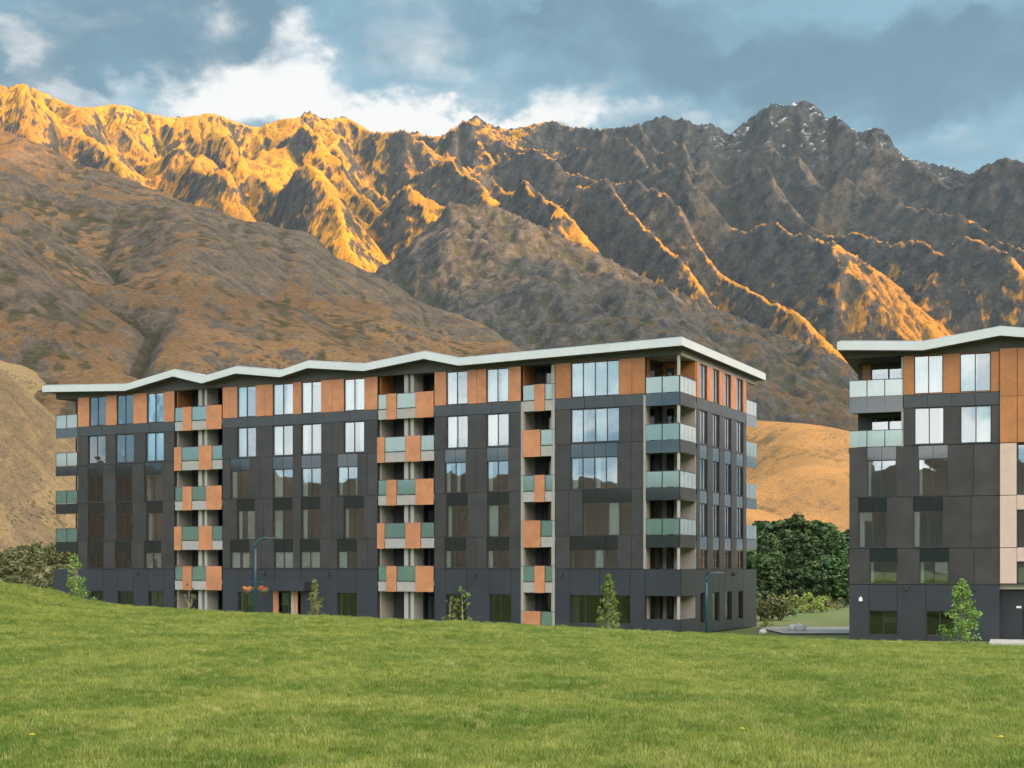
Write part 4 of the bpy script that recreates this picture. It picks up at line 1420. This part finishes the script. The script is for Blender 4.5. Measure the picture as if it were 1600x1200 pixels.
# its corner balconies
for k, fl in enumerate(f2[:2]):
    b_ = box('corner_balcony', B2, M['soffit'], -0.04, x1 - 0.02, 0.03, 2.8, fl - 0.30 - (0.4 if k == 0 else 0), fl)
    n = 3
    for i in range(n):
        a = (x1 - 0.05) * i / n; c = (x1 - 0.05) * (i + 1) / n
        box('glass_panel', b_, M['balglass_white'] if k == 0 else M['balglass'], a + 0.03, c - 0.03, -0.02, 0.0, fl + 0.05, fl + 1.02)
        if k == 0:
            box('fascia_panel', b_, M['balfascia'], a + 0.004, c - 0.004, -0.03, 0.02, fl - 0.95, fl + 0.02)
    boxes('handrail', b_, M['frame'], [(-0.04, x1 - 0.02, -0.03, 0.02, fl + 1.02, fl + 1.06)] + [(x - 0.025, x + 0.025, -0.03, 0.01, fl + 0.02, fl + 1.02) for x in ((x1 - 0.05) / 3, (x1 - 0.05) * 2 / 3)])
    zt = fl + 2.35
    box('recess_wall', B2, M['timber'] if k == 0 else M['clad'], 0.5, 1.0, 2.8, 3.0, fl, zt)
    dr = boxes('balcony_door', B2, M['frame'], [(1.0, x1, 2.8, 2.9, zt - 0.15, zt), (1.0, x1, 2.8, 2.9, fl, fl + 0.08), (1.0, 1.1, 2.8, 2.9, fl + 0.08, zt - 0.15),
                                                ((1.0 + x1) / 2 - 0.05, (1.0 + x1) / 2 + 0.05, 2.8, 2.9, fl + 0.08, zt - 0.15), (1.1, (1.0 + x1) / 2 - 0.05, 2.81, 2.89, fl + 1.15, fl + 1.23)])
    box('pane', dr, M['glass'], 1.1, (1.0 + x1) / 2 - 0.05, 2.84, 2.86, fl + 0.08, zt - 0.15)
    box('pane', dr, M['glass'], (1.0 + x1) / 2 + 0.05, x1, 2.84, 2.86, fl + 0.08, zt - 0.15)
    box('curtain', dr, M['curtain'], 1.2, x1 - 0.9, 3.2, 3.25, fl + 0.1, zt - 0.2)
    box('side_wall', B2, M['pale'], x1 - 0.14, x1 - 0.01, 0.0, 2.79, fl, zt)

# taller section with the pale surround
P2.box('orange_cladding_panel', B2, M['timber'], x2 + 0.02, S2(1589), -0.14, -0.02, 10.2, 13.0)
P2.box('orange_cladding_panel', B2, M['timber'], x2 + 0.02, S2(1589), -0.14, -0.02, 7.46, 10.18)
P2.box('orange_cladding_panel', B2, M['timber'], S2(1589) + 0.03, S2(1640), -0.14, -0.02, 10.2, 13.0)
P2.box('orange_cladding_panel', B2, M['timber'], S2(1589) + 0.03, S2(1640), -0.14, -0.02, 7.46, 10.18)
for z0, z1 in ((4.36, 7.42), (1.27, 4.34), (-0.86, 1.25)):
    P2.box('pink_panel', B2, M['pink'], x2 + 0.02, S2(1588.5), -0.14, -0.02, z0 + 0.01, z1 - 0.01)
for z0, z1 in ((3.50, 4.35), (0.45, 1.26)):
    P2.box('pink_panel', B2, M['pink'], S2(1588.5) + 0.02, S2(1640), -0.13, -0.02, z0, z1)
for za, zb in ((4.38, 7.35), (1.30, 3.45), (-0.86, 0.42)):
    window(P2, S2(1590), S2(1640), za, zb, 2, cur='')
P2.boxes('wall', B2, M['core'], [(x2, S2(1589.5), -0.018, 0.3, -0.9, 13.0), (S2(1640), x3, 0, 0.3, -4.5, 13.0), (S2(1589.5), S2(1640), 0.0, 0.3, 7.44, 13.0),
                                (S2(1589.5), S2(1640), 0.0, 0.3, 3.47, 4.36), (S2(1589.5), S2(1640), 0.0, 0.3, 0.44, 1.28)])
panels(P2, 'cladding_panel', M['clad'], S2(1640) + 0.02, x3, -0.9, 12.9, 1.6)
P2.box('podium_panel', B2, M['podium'], x2, x3, 0.9, 1.2, -4.5, -0.92)
P2.box('podium_soffit', B2, M['soffit'], x2, x3, -0.1, 0.9, -0.95, -0.90)
P2.box('entrance_door', B2, M['spandrel'], S2(1598), S2(1640), 0.86, 0.895, -4.4, -2.4)
o = P2.boxes('wall_light', B2, M['lampshade'], [(S2(1592) - 0.14, S2(1592) + 0.14, 0.80, 0.895, -2.33, -2.2)])

boxes('wall', B2, M['clad'], [(0.0, 0.2, 0.31, 15, -4.5, 7.1), (x1, x1 + 0.1, 0.31, 15, 7.1, 12.9), (0.2, x1 - 0.01, 3.05, 3.2, 7.45, 12.9), (0.2, x3, 14.8, 15, -4.5, 12.9)])
fr = []
for z in (-1.2, 0.97, 4.05, 7.1, 10.17, 12.9):
    fr.append((x1 + 0.12 if z > 7 else 0.21, x3, 0.301, 14.7, z, z + 0.28))
boxes('floor_slab', B2, M['inner'], fr)
boxes('inner_wall', B2, M['inner'], [(x1 + 0.12, x3, 4.0, 4.1, -4.4, 12.9), (0.22, x1, 4.0, 4.1, -4.4, 7.0), (S2(1412), S2(1412) + 0.1, 0.31, 3.99, -4.4, 7.0), (S2(1486), S2(1486) + 0.1, 0.31, 3.99, -4.4, 12.8), (S2(1556), S2(1556) + 0.1, 0.31, 3.99, -4.4, 12.8)])
prof_px = [(1308, 546.8), (1442, 547.2), (1563, 524.0), (1640, 530), (1780, 505)]
prof2 = []
for px_, py_ in prof_px:
    s_ = S2(px_, -0.9)
    prof2.append((s_, (889 - py_) / F * Y2(s_, -0.9)))
roof(B2, prof2, -0.9, 15.6, 0.50, Y2)
attic(B2, prof2, S2(1323), x3, -0.01, 0.28, 12.90, M['soffit'])
box('corner_ceiling', B2, M['soffit'], S2(1323), x1, 0.29, 3.0, 12.92, 13.0)

for o in list(bpy.data.objects):
    if '_lvl' in o:
        del o['_lvl']
# ------------------------------------------------------------------ plants
def at_px(px, Y):
    return (px - 800) / F * Y


def leaf_mat(name, ca, cb, cc, scale=1.2):
    m, t, b = mat_new(name)
    geo = t.n('ShaderNodeNewGeometry')
    oi = t.n('ShaderNodeObjectInfo').outputs['Random']
    isl = geo.outputs['Random Per Island']
    n1 = t.noise(geo.outputs['Position'], scale, 3, 0.6)
    c = t.mix(isl, ca, cb)
    c = t.mix(t.ramp(n1, 0.50, 0.72), c, cc)
    hs = t.n('ShaderNodeHueSaturation')
    t.put(hs.inputs['Color'], c)
    t.put(hs.inputs['Value'], t.math('MULTIPLY_ADD', oi, 0.5, 0.75))
    t.put(hs.inputs['Hue'], t.math('MULTIPLY_ADD', oi, 0.03, 0.485))
    t.put(b.inputs['Base Color'], hs.outputs[0])
    b.inputs['Roughness'].default_value = 0.55
    b.inputs['Specular IOR Level'].default_value = 0.3
    return m


M_BARK = simple('bark', (0.13, 0.10, 0.075), 0.9, 0, 0.2, 0.15, 4)
M_BARK_PALE = simple('pale_bark', (0.28, 0.25, 0.19), 0.9, 0, 0.2, 0.15, 4)
M_YOUNG = leaf_mat('young_tree_leaf', (0.105, 0.190, 0.040), (0.180, 0.270, 0.060), (0.25, 0.33, 0.085), 2.5)
M_OLIVE = leaf_mat('olive_tree_leaf', (0.14, 0.17, 0.05), (0.22, 0.25, 0.08), (0.20, 0.17, 0.07), 2.5)
M_DARK = leaf_mat('dark_tree_leaf', (0.040, 0.085, 0.030), (0.085, 0.150, 0.050), (0.105, 0.165, 0.062), 0.35)
M_SCRUB = leaf_mat('scrub_leaf', (0.07, 0.085, 0.03), (0.13, 0.135, 0.055), (0.18, 0.15, 0.08), 0.6)
M_LIME = leaf_mat('lime_shrub_leaf', (0.20, 0.28, 0.05), (0.30, 0.38, 0.09), (0.34, 0.38, 0.12), 1.0)


def tube_geo(pts, rad, nseg=6):
    """vertices and faces of a tapering tube"""
    vs, fs = [], []
    for i, p in enumerate(pts):
        p = Vector(p)
        d = (Vector(pts[min(i + 1, len(pts) - 1)]) - Vector(pts[max(i - 1, 0)])).normalized()
        a = d.orthogonal().normalized() if abs(d.z) < 0.999 else Vector((1, 0, 0))
        b = d.cross(a)
        for k in range(nseg):
            th = 2 * math.pi * k / nseg
            vs.append(tuple(p + (a * math.cos(th) + b * math.sin(th)) * rad[i]))
    for i in range(len(pts) - 1):
        for k in range(nseg):
            k2 = (k + 1) % nseg
            fs.append((i * nseg + k, i * nseg + k2, (i + 1) * nseg + k2, (i + 1) * nseg + k))
    fs.append(tuple(range(nseg))[::-1])
    fs.append(tuple((len(pts) - 1) * nseg + k for k in range(nseg)))
    return vs, fs


def join_geo(lst):
    vs, fs = [], []
    for v, f in lst:
        n = len(vs)
        vs += v
        fs += [tuple(n + k for k in q) for q in f]
    return vs, fs


def leaf_cloud(centres, radii, per, size, rng, flat=1.0, droop=0.0):
    """small leaf quads spread through many clumps"""
    C = np.repeat(centres, per, axis=0)
    Rr = np.repeat(radii, per)[:, None]
    n = len(C)
    d = rng.normal(size=(n, 3)); d /= np.linalg.norm(d, axis=1)[:, None]
    P_ = C + d * Rr * rng.rand(n, 1) ** 0.45 * np.array([1, 1, flat])
    nrm = d * 0.7 + rng.normal(size=(n, 3)) * 0.6 + np.array([0, 0, 0.5])
    nrm /= np.linalg.norm(nrm, axis=1)[:, None]
    a = np.cross(nrm, rng.normal(size=(n, 3))); a /= np.linalg.norm(a, axis=1)[:, None]
    if droop:
        a[:, 2] -= droop; a /= np.linalg.norm(a, axis=1)[:, None]
    b = np.cross(nrm, a)
    s = size * (0.6 + 0.8 * rng.rand(n, 1))
    v = np.stack([P_ - a * s * .6, P_ + b * s * .38 + nrm * s * .08, P_ + a * s * .6, P_ - b * s * .38 - nrm * s * .08], 1).reshape(-1, 3)
    return v


def quads_mesh(name, v, mat):
    me = bpy.data.meshes.new(name)
    n = len(v) // 4
    me.vertices.add(len(v)); me.vertices.foreach_set('co', v.astype(np.float32).reshape(-1))
    me.loops.add(n * 4); me.loops.foreach_set('vertex_index', np.arange(n * 4, dtype=np.int32))
    me.polygons.add(n)
    me.polygons.foreach_set('loop_start', (np.arange(n) * 4).astype(np.int32))
    me.polygons.foreach_set('loop_total', np.full(n, 4, np.int32))
    me.update(calc_edges=True)
    me.materials.append(mat)
    return me


def tree_meshes(seed, H, W_, kind, mat, bark, leaf, per=26, clumps=60, base=0.18):
    """trunk with limbs, crown of leaf clumps. kind: cone, oval, wide"""
    rng = np.random.RandomState(seed)
    geo_ = []
    lean = rng.normal(size=2) * 0.03 * H
    tp = [(lean[0] * q ** 2, lean[1] * q ** 2, H * q) for q in np.linspace(0, 0.93, 7)]
    r0 = 0.014 * H + 0.01
    geo_.append(tube_geo([(x, y, z - (0.1 if i == 0 else 0)) for i, (x, y, z) in enumerate(tp)], [r0 * (1 - 0.85 * q) for q in np.linspace(0, 1, 7)]))
    cs, rs = [], []
    for i in range(clumps):
        q = base + (1 - base) * rng.rand() ** 0.85
        if kind == 'cone':
            w = (1 - q) ** 0.75 * 1.15 * min(1, (q - base) * 6 + 0.35)
        elif kind == 'oval':
            w = math.sqrt(max(0.02, 1 - ((q - base) / (1 - base) * 2 - 0.95) ** 2))
        else:
            w = math.sqrt(max(0.03, 1 - ((q - base) / (1 - base)) ** 1.6)) * 1.0
        lump = 1 + 0.30 * math.sin(3 * q * 6 + seed) * rng.rand()
        a = rng.rand() * 2 * math.pi
        rr_ = W_ / 2 * w * lump * rng.uniform(0.35, 1.0)
        c = np.array([lean[0] * q * q + rr_ * math.cos(a), lean[1] * q * q + rr_ * math.sin(a), H * q])
        cs.append(c); rs.append(W_ * rng.uniform(0.09, 0.19) * (0.55 + 0.6 * (1 - q)))
        if i % 2 == 0 and q < 0.95:
            q0 = max(base * 0.6, q - 0.16)
            st_ = np.array([lean[0] * q0 ** 2, lean[1] * q0 ** 2, H * q0])
            mid_ = (st_ + c) / 2 + np.array([0, 0, -0.02 * H])
            geo_.append(tube_geo([tuple(st_), tuple(mid_), tuple(c)], [r0 * 0.35, r0 * 0.25, r0 * 0.1], 4))
    v = leaf_cloud(np.array(cs), np.array(rs), per, leaf, rng, 0.8, 0.25)
    vs, fs = join_geo(geo_)
    tm = bpy.data.meshes.new('trunk'); tm.from_pydata(vs, [], fs); tm.materials.append(bark)
    return tm, quads_mesh('crown', v, mat)


def plant_tree(name, meshes, x, y, z, rot, scl, label, cat, group=None):
    r = bpy.data.objects.new(name, None); COL.objects.link(r)
    r.location = (x, y, z); r.rotation_euler = (0, 0, rot)
    r.scale = (scl[0], scl[0], scl[1]) if isinstance(scl, tuple) else (scl,) * 3
    tag(r, label, cat, group)
    for nm, me_ in zip(('trunk', 'crown'), meshes):
        o = bpy.data.objects.new(nm, me_); COL.objects.link(o); o.parent = r
    return r


# young street trees in front of the buildings: (px, depth, top y, base z, width factor, kind, material ...)
YT = [(122, 84, 868, 0.36, 'cone', M_YOUNG, 'young leafy tree at the far left end of the long building', 70, 30, 0.13),
      (294, 84, 908, 0.42, 'oval', M_OLIVE, 'small sparse olive young tree below the leftmost balcony stack', 16, 12, 0.12),
      (496, 82, 906, 0.36, 'cone', M_OLIVE, 'young olive-green tree right of the teal lamp with flower baskets', 40, 22, 0.12),
      (702, 82, 925, 0.30, 'oval', M_OLIVE, 'small thin young tree under the ground floor windows, left one of a close pair', 15, 16, 0.12),
      (723, 82, 917, 0.34, 'oval', M_YOUNG, 'small bright young tree under the ground floor windows, right one of a close pair', 22, 18, 0.12),
      (951, 78, 899, 0.38, 'cone', M_YOUNG, 'bright green young tree in front of the wide ground floor window', 60, 30, 0.13),
      (1502, 74, 907, 0.50, 'cone', M_YOUNG, 'bushy green young tree in front of the second building', 85, 32, 0.14)]
for i, (px, Y, ty, wf, kd, mt, lab, cl, per, lf) in enumerate(YT):
    cl = int(cl * 1.2); per = int(per * 1.25); lf *= 0.72
    zb = 0.0
    X = at_px(px, Y)
    zb = float(lawn_z(np.array([X]), np.array([float(Y)]))[0])
    H = EYE + (889 - ty) / F * Y - zb
    ms = tree_meshes(100 + i, H, H * wf * 1.25, kd, mt, M_BARK_PALE, lf, per, cl, 0.10 if H > 3.4 else 0.12)
    plant_tree('young_tree', ms, X, Y, zb, i * 1.3, 1.0, lab, 'tree', 'young trees along the front of the buildings')

# dense stand between the buildings
protos = [tree_meshes(200 + i, 10.0, 6.0 if i % 2 else 5.0, ('oval', 'cone', 'wide', 'oval')[i], M_DARK, M_BARK, 0.42, 46, 110, 0.10) for i in range(4)]
rt = random.Random(8)
n_ = 0
ORD = ['first', 'second', 'third', 'fourth', 'fifth', 'sixth', 'seventh', 'eighth']
for Y, pxs, tops in ((218, (1176, 1199, 1222, 1244, 1266, 1288, 1310, 1334), (822, 814, 811, 815, 813, 821, 829, 834)),
                     (188, (1168, 1192, 1218, 1240, 1266, 1292, 1316), (846, 838, 846, 836, 848, 842, 852)),
                     (164, (1181, 1206, 1233, 1262, 1288, 1312), (866, 878, 862, 876, 866, 872))):
    for jj, (px, ty) in enumerate(zip(pxs, tops)):
        H = EYE + (889 - ty) / F * Y
        n_ += 1
        plant_tree('tree', protos[n_ % 4], at_px(px + rt.uniform(-4, 4), Y), Y + rt.uniform(-5, 5), -0.1, rt.random() * 6.28,
                   (H / 10 * rt.uniform(1.2, 1.6), H / 10 * rt.uniform(0.96, 1.06)), '%s dark green tree from the left in the %s row between the two buildings' % (ORD[jj], {218: 'tall rear', 188: 'middle', 164: 'front'}[Y]), 'tree', 'dark trees between the two buildings')


def shrub(name, seed, H, W_, mat, leaf=0.2, clumps=26, per=30):
    rng = np.random.RandomState(seed)
    cs, rs, geo_ = [], [], []
    for i in range(clumps):
        a = rng.rand() * 6.283; q = rng.rand() ** 0.6
        z = H * (0.15 + 0.72 * rng.rand() * math.sqrt(1 - 0.75 * q * q))
        c = (W_ / 2 * q * math.cos(a) * 0.85, W_ / 2 * q * math.sin(a) * 0.85, z)
        cs.append(c); rs.append(min(H, W_) * rng.uniform(0.13, 0.24))
        if i % 3 == 0:
            geo_.append(tube_geo([(0.05 * math.cos(a), 0.05 * math.sin(a), -0.1), (c[0] * .5, c[1] * .5, z * .6), c], [0.03, 0.022, 0.008], 4))
    vs, fs = join_geo(geo_)
    tm = bpy.data.meshes.new('stem'); tm.from_pydata(vs, [], fs); tm.materials.append(M_BARK)
    return tm, quads_mesh('foliage', leaf_cloud(np.array(cs), np.array(rs), per, leaf, rng, 0.85), mat)


def plant_shrub(meshes, x, y, z, rot, scl, label, cat='shrub', group=None, name='shrub'):
    r = plant_tree(name, meshes, x, y, z, rot, scl, label, cat, group)
    for c, nm in zip(r.children, ('stem', 'foliage')):
        c.name = nm
    return r


sp_ = [shrub('s', 300 + i, 2.4, 3.4, M_SCRUB, 0.26, 34, 30) for i in range(4)]


def bank_z(X, Y):
    up = np.clip((Y - 112) / 75, 0, 1)
    side = np.clip((-34 - X) / 8, 0, 1)
    return 6.6 * (3 * up ** 2 - 2 * up ** 3) * side * (0.9 + 0.25 * np_noise(X / 15, Y / 15, 71, 3)) - 0.05


m_bank, t, b = mat_new('rough_bank_grass')
geo = t.n('ShaderNodeNewGeometry').outputs['Position']
c = t.mix(t.ramp(t.noise(geo, 0.18, 6, 0.65), 0.40, 0.62), (0.17, 0.15, 0.07), (0.12, 0.14, 0.05))
t.put(b.inputs['Base Color'], t.mix(t.ramp(t.noise(t.mapv(geo, scale=(0.3, 2, 1)), 0.4, 4, 0.6), 0.5, 0.6), c, (0.30, 0.26, 0.14)))
b.inputs['Roughness'].default_value = 0.95
yy = np.linspace(108, 300, 60)[:, None]; xx = np.linspace(-150, -25, 60)[None, :]
X_, Y_ = xx + 0 * yy, yy + 0 * xx
tag(link_mesh('bank', grid_mesh('bank', X_, Y_, bank_z(X_, Y_)), m_bank, smooth=True), kind='structure')
def mesh_arrays(me):
    v = np.empty(len(me.vertices) * 3, np.float32); me.vertices.foreach_get('co', v)
    return v.reshape(-1, 3)


src = [mesh_arrays(p[1]) for p in sp_]
acc = []
for i in range(110):
    Y = 113 + 66 * (i + 0.5) / 110 + rt.uniform(-2, 2)
    X = at_px(rt.uniform(-160, 128), Y)
    if X > -39.5 and Y < 122:
        X -= 3
    zb = float(bank_z(np.array([X]), np.array([Y]))[0])
    k = rt.uniform(0.5, 1.15); a = rt.random() * 6.28
    v = src[i % 4] * k
    acc.append(np.stack([v[:, 0] * math.cos(a) - v[:, 1] * math.sin(a) + X, v[:, 0] * math.sin(a) + v[:, 1] * math.cos(a) + Y, v[:, 2] + zb - 0.2], 1))
o = bpy.data.objects.new('scrub', quads_mesh('scrub', np.concatenate(acc), M_SCRUB)); COL.objects.link(o)
tag(o, 'dark olive scrub covering the bank left of the long building', 'scrub', None, 'stuff')

bl = [shrub('s', 320 + i, 2.0, 2.6, mt, 0.16, 22, 30) for i, mt in enumerate((M_LIME, M_SCRUB, M_LIME, M_OLIVE))]
for px, Y, k, q, lab in [(1250, 141, 1.0, 0, 'lime green shrub at the edge of the dark trees, left one behind the pale boulders'),
                         (1268, 139, 1.15, 2, 'rounded lime green shrub, largest in front of the dark trees'),
                         (1284, 142, 0.95, 0, 'lime green shrub at the edge of the dark trees, nearest the second building'),
                         (1236, 146, 1.2, 3, 'olive shrub left of the lime green shrubs'),
                         (1190, 118, 1.35, 1, 'tall brownish shrub beside the end wall of the long building'),
                         (1203, 121, 1.25, 3, 'olive brown shrub, middle one beside the end wall of the long building'),
                         (1217, 119, 1.1, 1, 'brownish shrub nearest the gravel path'),
                         (1197, 103, 0.42, 2, 'low yellow-green shrub at the foot of the end wall'),
                         (1310, 150, 0.7, 1, 'low dark shrub behind the lawn beside the second building'),
                         (1296, 152, 0.6, 1, 'small low dark shrub right of the lime green shrubs')]:
    plant_shrub(bl[q], at_px(px, Y), Y, -0.05, px * 0.7, k, lab, 'shrub')

# ------------------------------------------------------------------ paths, boulders
yy = np.linspace(93.5, 104, 8)[:, None]; xx = np.linspace(18.0, 44, 14)[None, :]
X_, Y_ = xx + 0 * yy, yy + 0 * xx
M_GRAVEL = simple('pale_gravel', (0.42, 0.41, 0.40), 0.95, 0, 0.2, 0.15, 3, bump=0.03)
tag(link_mesh('gravel_path', grid_mesh('gravel_path', X_, Y_, 0.03 + 0 * X_ + 0.02 * np_noise(X_, Y_, 5, 3)), M_GRAVEL), kind='structure')
o = bpy.data.objects.new('pavement', box_me(11, 4.2, 0.34, M['concrete'], 'pavement')); COL.objects.link(o)
o.location = (at_px(1556, 79.5) + 5.5, 79.6, -0.02); o.rotation_euler = (0, 0, math.radians(-19.8))
tag(o, kind='structure')
M_ROCK = simple('pale_boulder', (0.62, 0.60, 0.57), 0.85, 0, 0.2, 0.2, 4, bump=0.02)
for i, (px, Y, r_, lab) in enumerate([(1239, 98, 0.36, 'pale rounded boulder beside the gravel path, left one of two'), (1250, 97.5, 0.42, 'larger pale boulder beside the gravel path, right one of two'),
                                      (1192, 93, 0.26, 'small white boulder at the grass edge by the end wall')]):
    bm = bmesh.new(); bmesh.ops.create_icosphere(bm, subdivisions=3, radius=r_)
    rg = random.Random(i)
    co = np.array([v.co[:] for v in bm.verts]) / r_
    k = 1 + 0.25 * np_noise(co[:, 0] * 1.3 + i * 7, co[:, 1] * 1.3 + co[:, 2], i, 3)
    for v, q in zip(bm.verts, k):
        v.co = v.co * float(q); v.co.z *= 0.8
    me = bpy.data.meshes.new('boulder'); bm.to_mesh(me); bm.free()
    o = link_mesh('boulder', me, M_ROCK, smooth=True)
    o.location = (at_px(px, Y), Y, r_ * 0.55 + (float(lawn_z(np.array([at_px(px, Y)]), np.array([Y]))[0]) if Y < 84 else 0))
    tag(o, lab, 'boulder')


# ------------------------------------------------------------------ lamps
def tube_obj(name, pts, rad, mat, parent, n=10):
    vs, fs = tube_geo(pts, rad, n)
    me = bpy.data.meshes.new(name); me.from_pydata(vs, [], fs)
    o = link_mesh(name, me, mat, parent=parent, smooth=True)
    return o


def street_lamp(px, Y, top, arm, side, lab, z0):
    r = bpy.data.objects.new('street_lamp', None); COL.objects.link(r)
    r.location = (at_px(px, Y), Y, z0)
    tag(r, lab, 'street lamp', 'teal street lamps in front of the long building')
    H = EYE + (889 - top) / F * Y - z0
    tube_obj('base', [(0, 0, -0.2), (0, 0, 0.5)], [0.12, 0.12], M['lamp_teal'], r)
    tube_obj('pole', [(0, 0, 0.5), (0, 0, H * 0.6), (0, 0, H - 0.62)], [0.085, 0.075, 0.06], M['lamp_teal'], r)
    pts = [(side * (0.5 - 0.5 * math.cos(a)) * 1.0, 0, H - 0.62 + 0.55 * math.sin(a)) for a in np.linspace(0, math.pi / 2, 7)]
    pts.append((side * arm, 0, H - 0.05))
    tube_obj('arm', pts, [0.06] * 4 + [0.05] * 3 + [0.035], M['lamp_teal'], r)
    bm = bmesh.new(); bmesh.ops.create_cube(bm, size=1.0)
    for v in bm.verts:
        v.co = Vector((v.co.x * 0.55, v.co.y * 0.16 * (1.0 if v.co.z < 0 else 0.6), v.co.z * 0.07))
    me = bpy.data.meshes.new('lamp_head'); bm.to_mesh(me); bm.free()
    o = link_mesh('lamp_head', me, M['frame'], parent=r); o.location = (side * (arm + 0.2), 0, H - 0.06)
    return r, H


gz = lambda X, Y: float(lawn_z(np.array([X]), np.array([float(Y)]))[0])
Yl = 76
zl = gz(at_px(399, Yl), Yl)
lamp1, H1 = street_lamp(399, Yl, 839, 0.75, 1, 'teal street lamp with curved top and a flower basket on either side', zl)
zb = EYE - 20 / F * Yl - zl
for sd_ in (-1, 1):
    tube_obj('basket_bracket', [(0, 0, zb), (sd_ * 0.42, 0, zb + 0.02)], [0.02, 0.015], M['lamp_teal'], lamp1, 6)
lamp2, H2 = street_lamp(1104, 82, 893, 0.55, 1, 'teal street lamp standing in front of the end wall corner', gz(at_px(1104, 82), 82))
M_FLOWER = leaf_mat('orange_flower', (0.62, 0.16, 0.03), (0.75, 0.30, 0.10), (0.70, 0.42, 0.25), 6)
M_BASKET = simple('basket_fibre', (0.16, 0.10, 0.06), 0.9)
for i, sd_ in enumerate((-1, 1)):
    r = bpy.data.objects.new('flower_basket', None); COL.objects.link(r)
    r.location = (at_px(399, Yl) + sd_ * 0.43, Yl, zl + zb - 0.42)
    tag(r, 'hanging basket of orange flowers on the %s side of the teal lamp' % ('left' if sd_ < 0 else 'right'), 'flower basket', 'hanging baskets on the teal lamp')
    bm = bmesh.new(); bmesh.ops.create_uvsphere(bm, u_segments=16, v_segments=8, radius=0.24)
    for v in list(bm.verts):
        if v.co.z > 0.02:
            v.co.z = 0.02
    me = bpy.data.meshes.new('basket'); bm.to_mesh(me); bm.free()
    link_mesh('basket', me, M_BASKET, parent=r, smooth=True)
    rng = np.random.RandomState(40 + i)
    cs = np.stack([rng.uniform(-0.24, 0.24, 14), rng.uniform(-0.2, 0.2, 14), rng.uniform(0.02, 0.14, 14)], 1)
    o = bpy.data.objects.new('flowers', quads_mesh('flowers', leaf_cloud(cs, np.full(14, 0.09), 22, 0.05, rng), M_FLOWER)); COL.objects.link(o); o.parent = r
    o = bpy.data.objects.new('leaves', quads_mesh('leaves', leaf_cloud(cs - np.array([0, 0, .08]), np.full(14, 0.08), 12, 0.05, rng), M_YOUNG)); COL.objects.link(o); o.parent = r
    tube_obj('chain', [(0, 0, 0), (0, 0, 0.43)], [0.006, 0.006], M['frame'], r, 4)

# ------------------------------------------------------------------ yellow flowers in the grass
M_YEL = simple('yellow_petal', (0.80, 0.62, 0.02), 0.7)
M_STEM = simple('flower_stem', (0.14, 0.22, 0.05), 0.7)
for i, (px, py, lab) in enumerate([(858, 1016, 'yellow dandelion in the grass below the third balcony stack'), (1158, 1161, 'yellow dandelion near the bottom of the grass, right of centre'),
                                   (1562, 1175, 'yellow dandelion in the bottom right corner of the grass'), (48, 1172, 'yellow dandelion in the bottom left corner of the grass')]):
    # where the sight line meets the lawn
    Yv = np.linspace(9, 62, 4000)
    zz = lawn_z(at_px(px, Yv), Yv) - (EYE - (py - 889) / F * Yv)
    k = int(np.argmax(zz > 0)) if (zz > 0).any() else 2000
    Y = float(Yv[k]); X = at_px(px, Y); z = float(lawn_z(np.array([X]), np.array([Y]))[0])
    r = bpy.data.objects.new('dandelion', None); COL.objects.link(r)
    r.location = (X, Y, z); tag(r, lab, 'flower', 'yellow flowers in the grass')
    hh = 0.14
    tube_obj('stem', [(0, 0, -0.02), (0.01, 0, hh)], [0.004, 0.003], M_STEM, r, 5)
    vs, fs = [], []
    for ring, (n, rad, dz) in enumerate(((16, 0.030 + 0.012 * (i == 0), 0.002), (12, 0.022, 0.008), (8, 0.012, 0.012))):
        for q in range(n):
            a = 2 * math.pi * q / n + ring * .2
            ca, sa = math.cos(a), math.sin(a)
            k_ = len(vs)
            vs += [(0.01 + 0.002 * ca, 0.002 * sa, hh + dz), (0.01 + rad * ca - 0.004 * sa, rad * sa + 0.004 * ca, hh + dz + 0.004),
                   (0.01 + rad * 1.1 * ca, rad * 1.1 * sa, hh + dz + 0.003), (0.01 + rad * ca + 0.004 * sa, rad * sa - 0.004 * ca, hh + dz + 0.004)]
            fs.append((k_, k_ + 1, k_ + 2, k_ + 3))
    me = bpy.data.meshes.new('petals'); me.from_pydata(vs, [], fs)
    link_mesh('petals', me, M_YEL, parent=r)
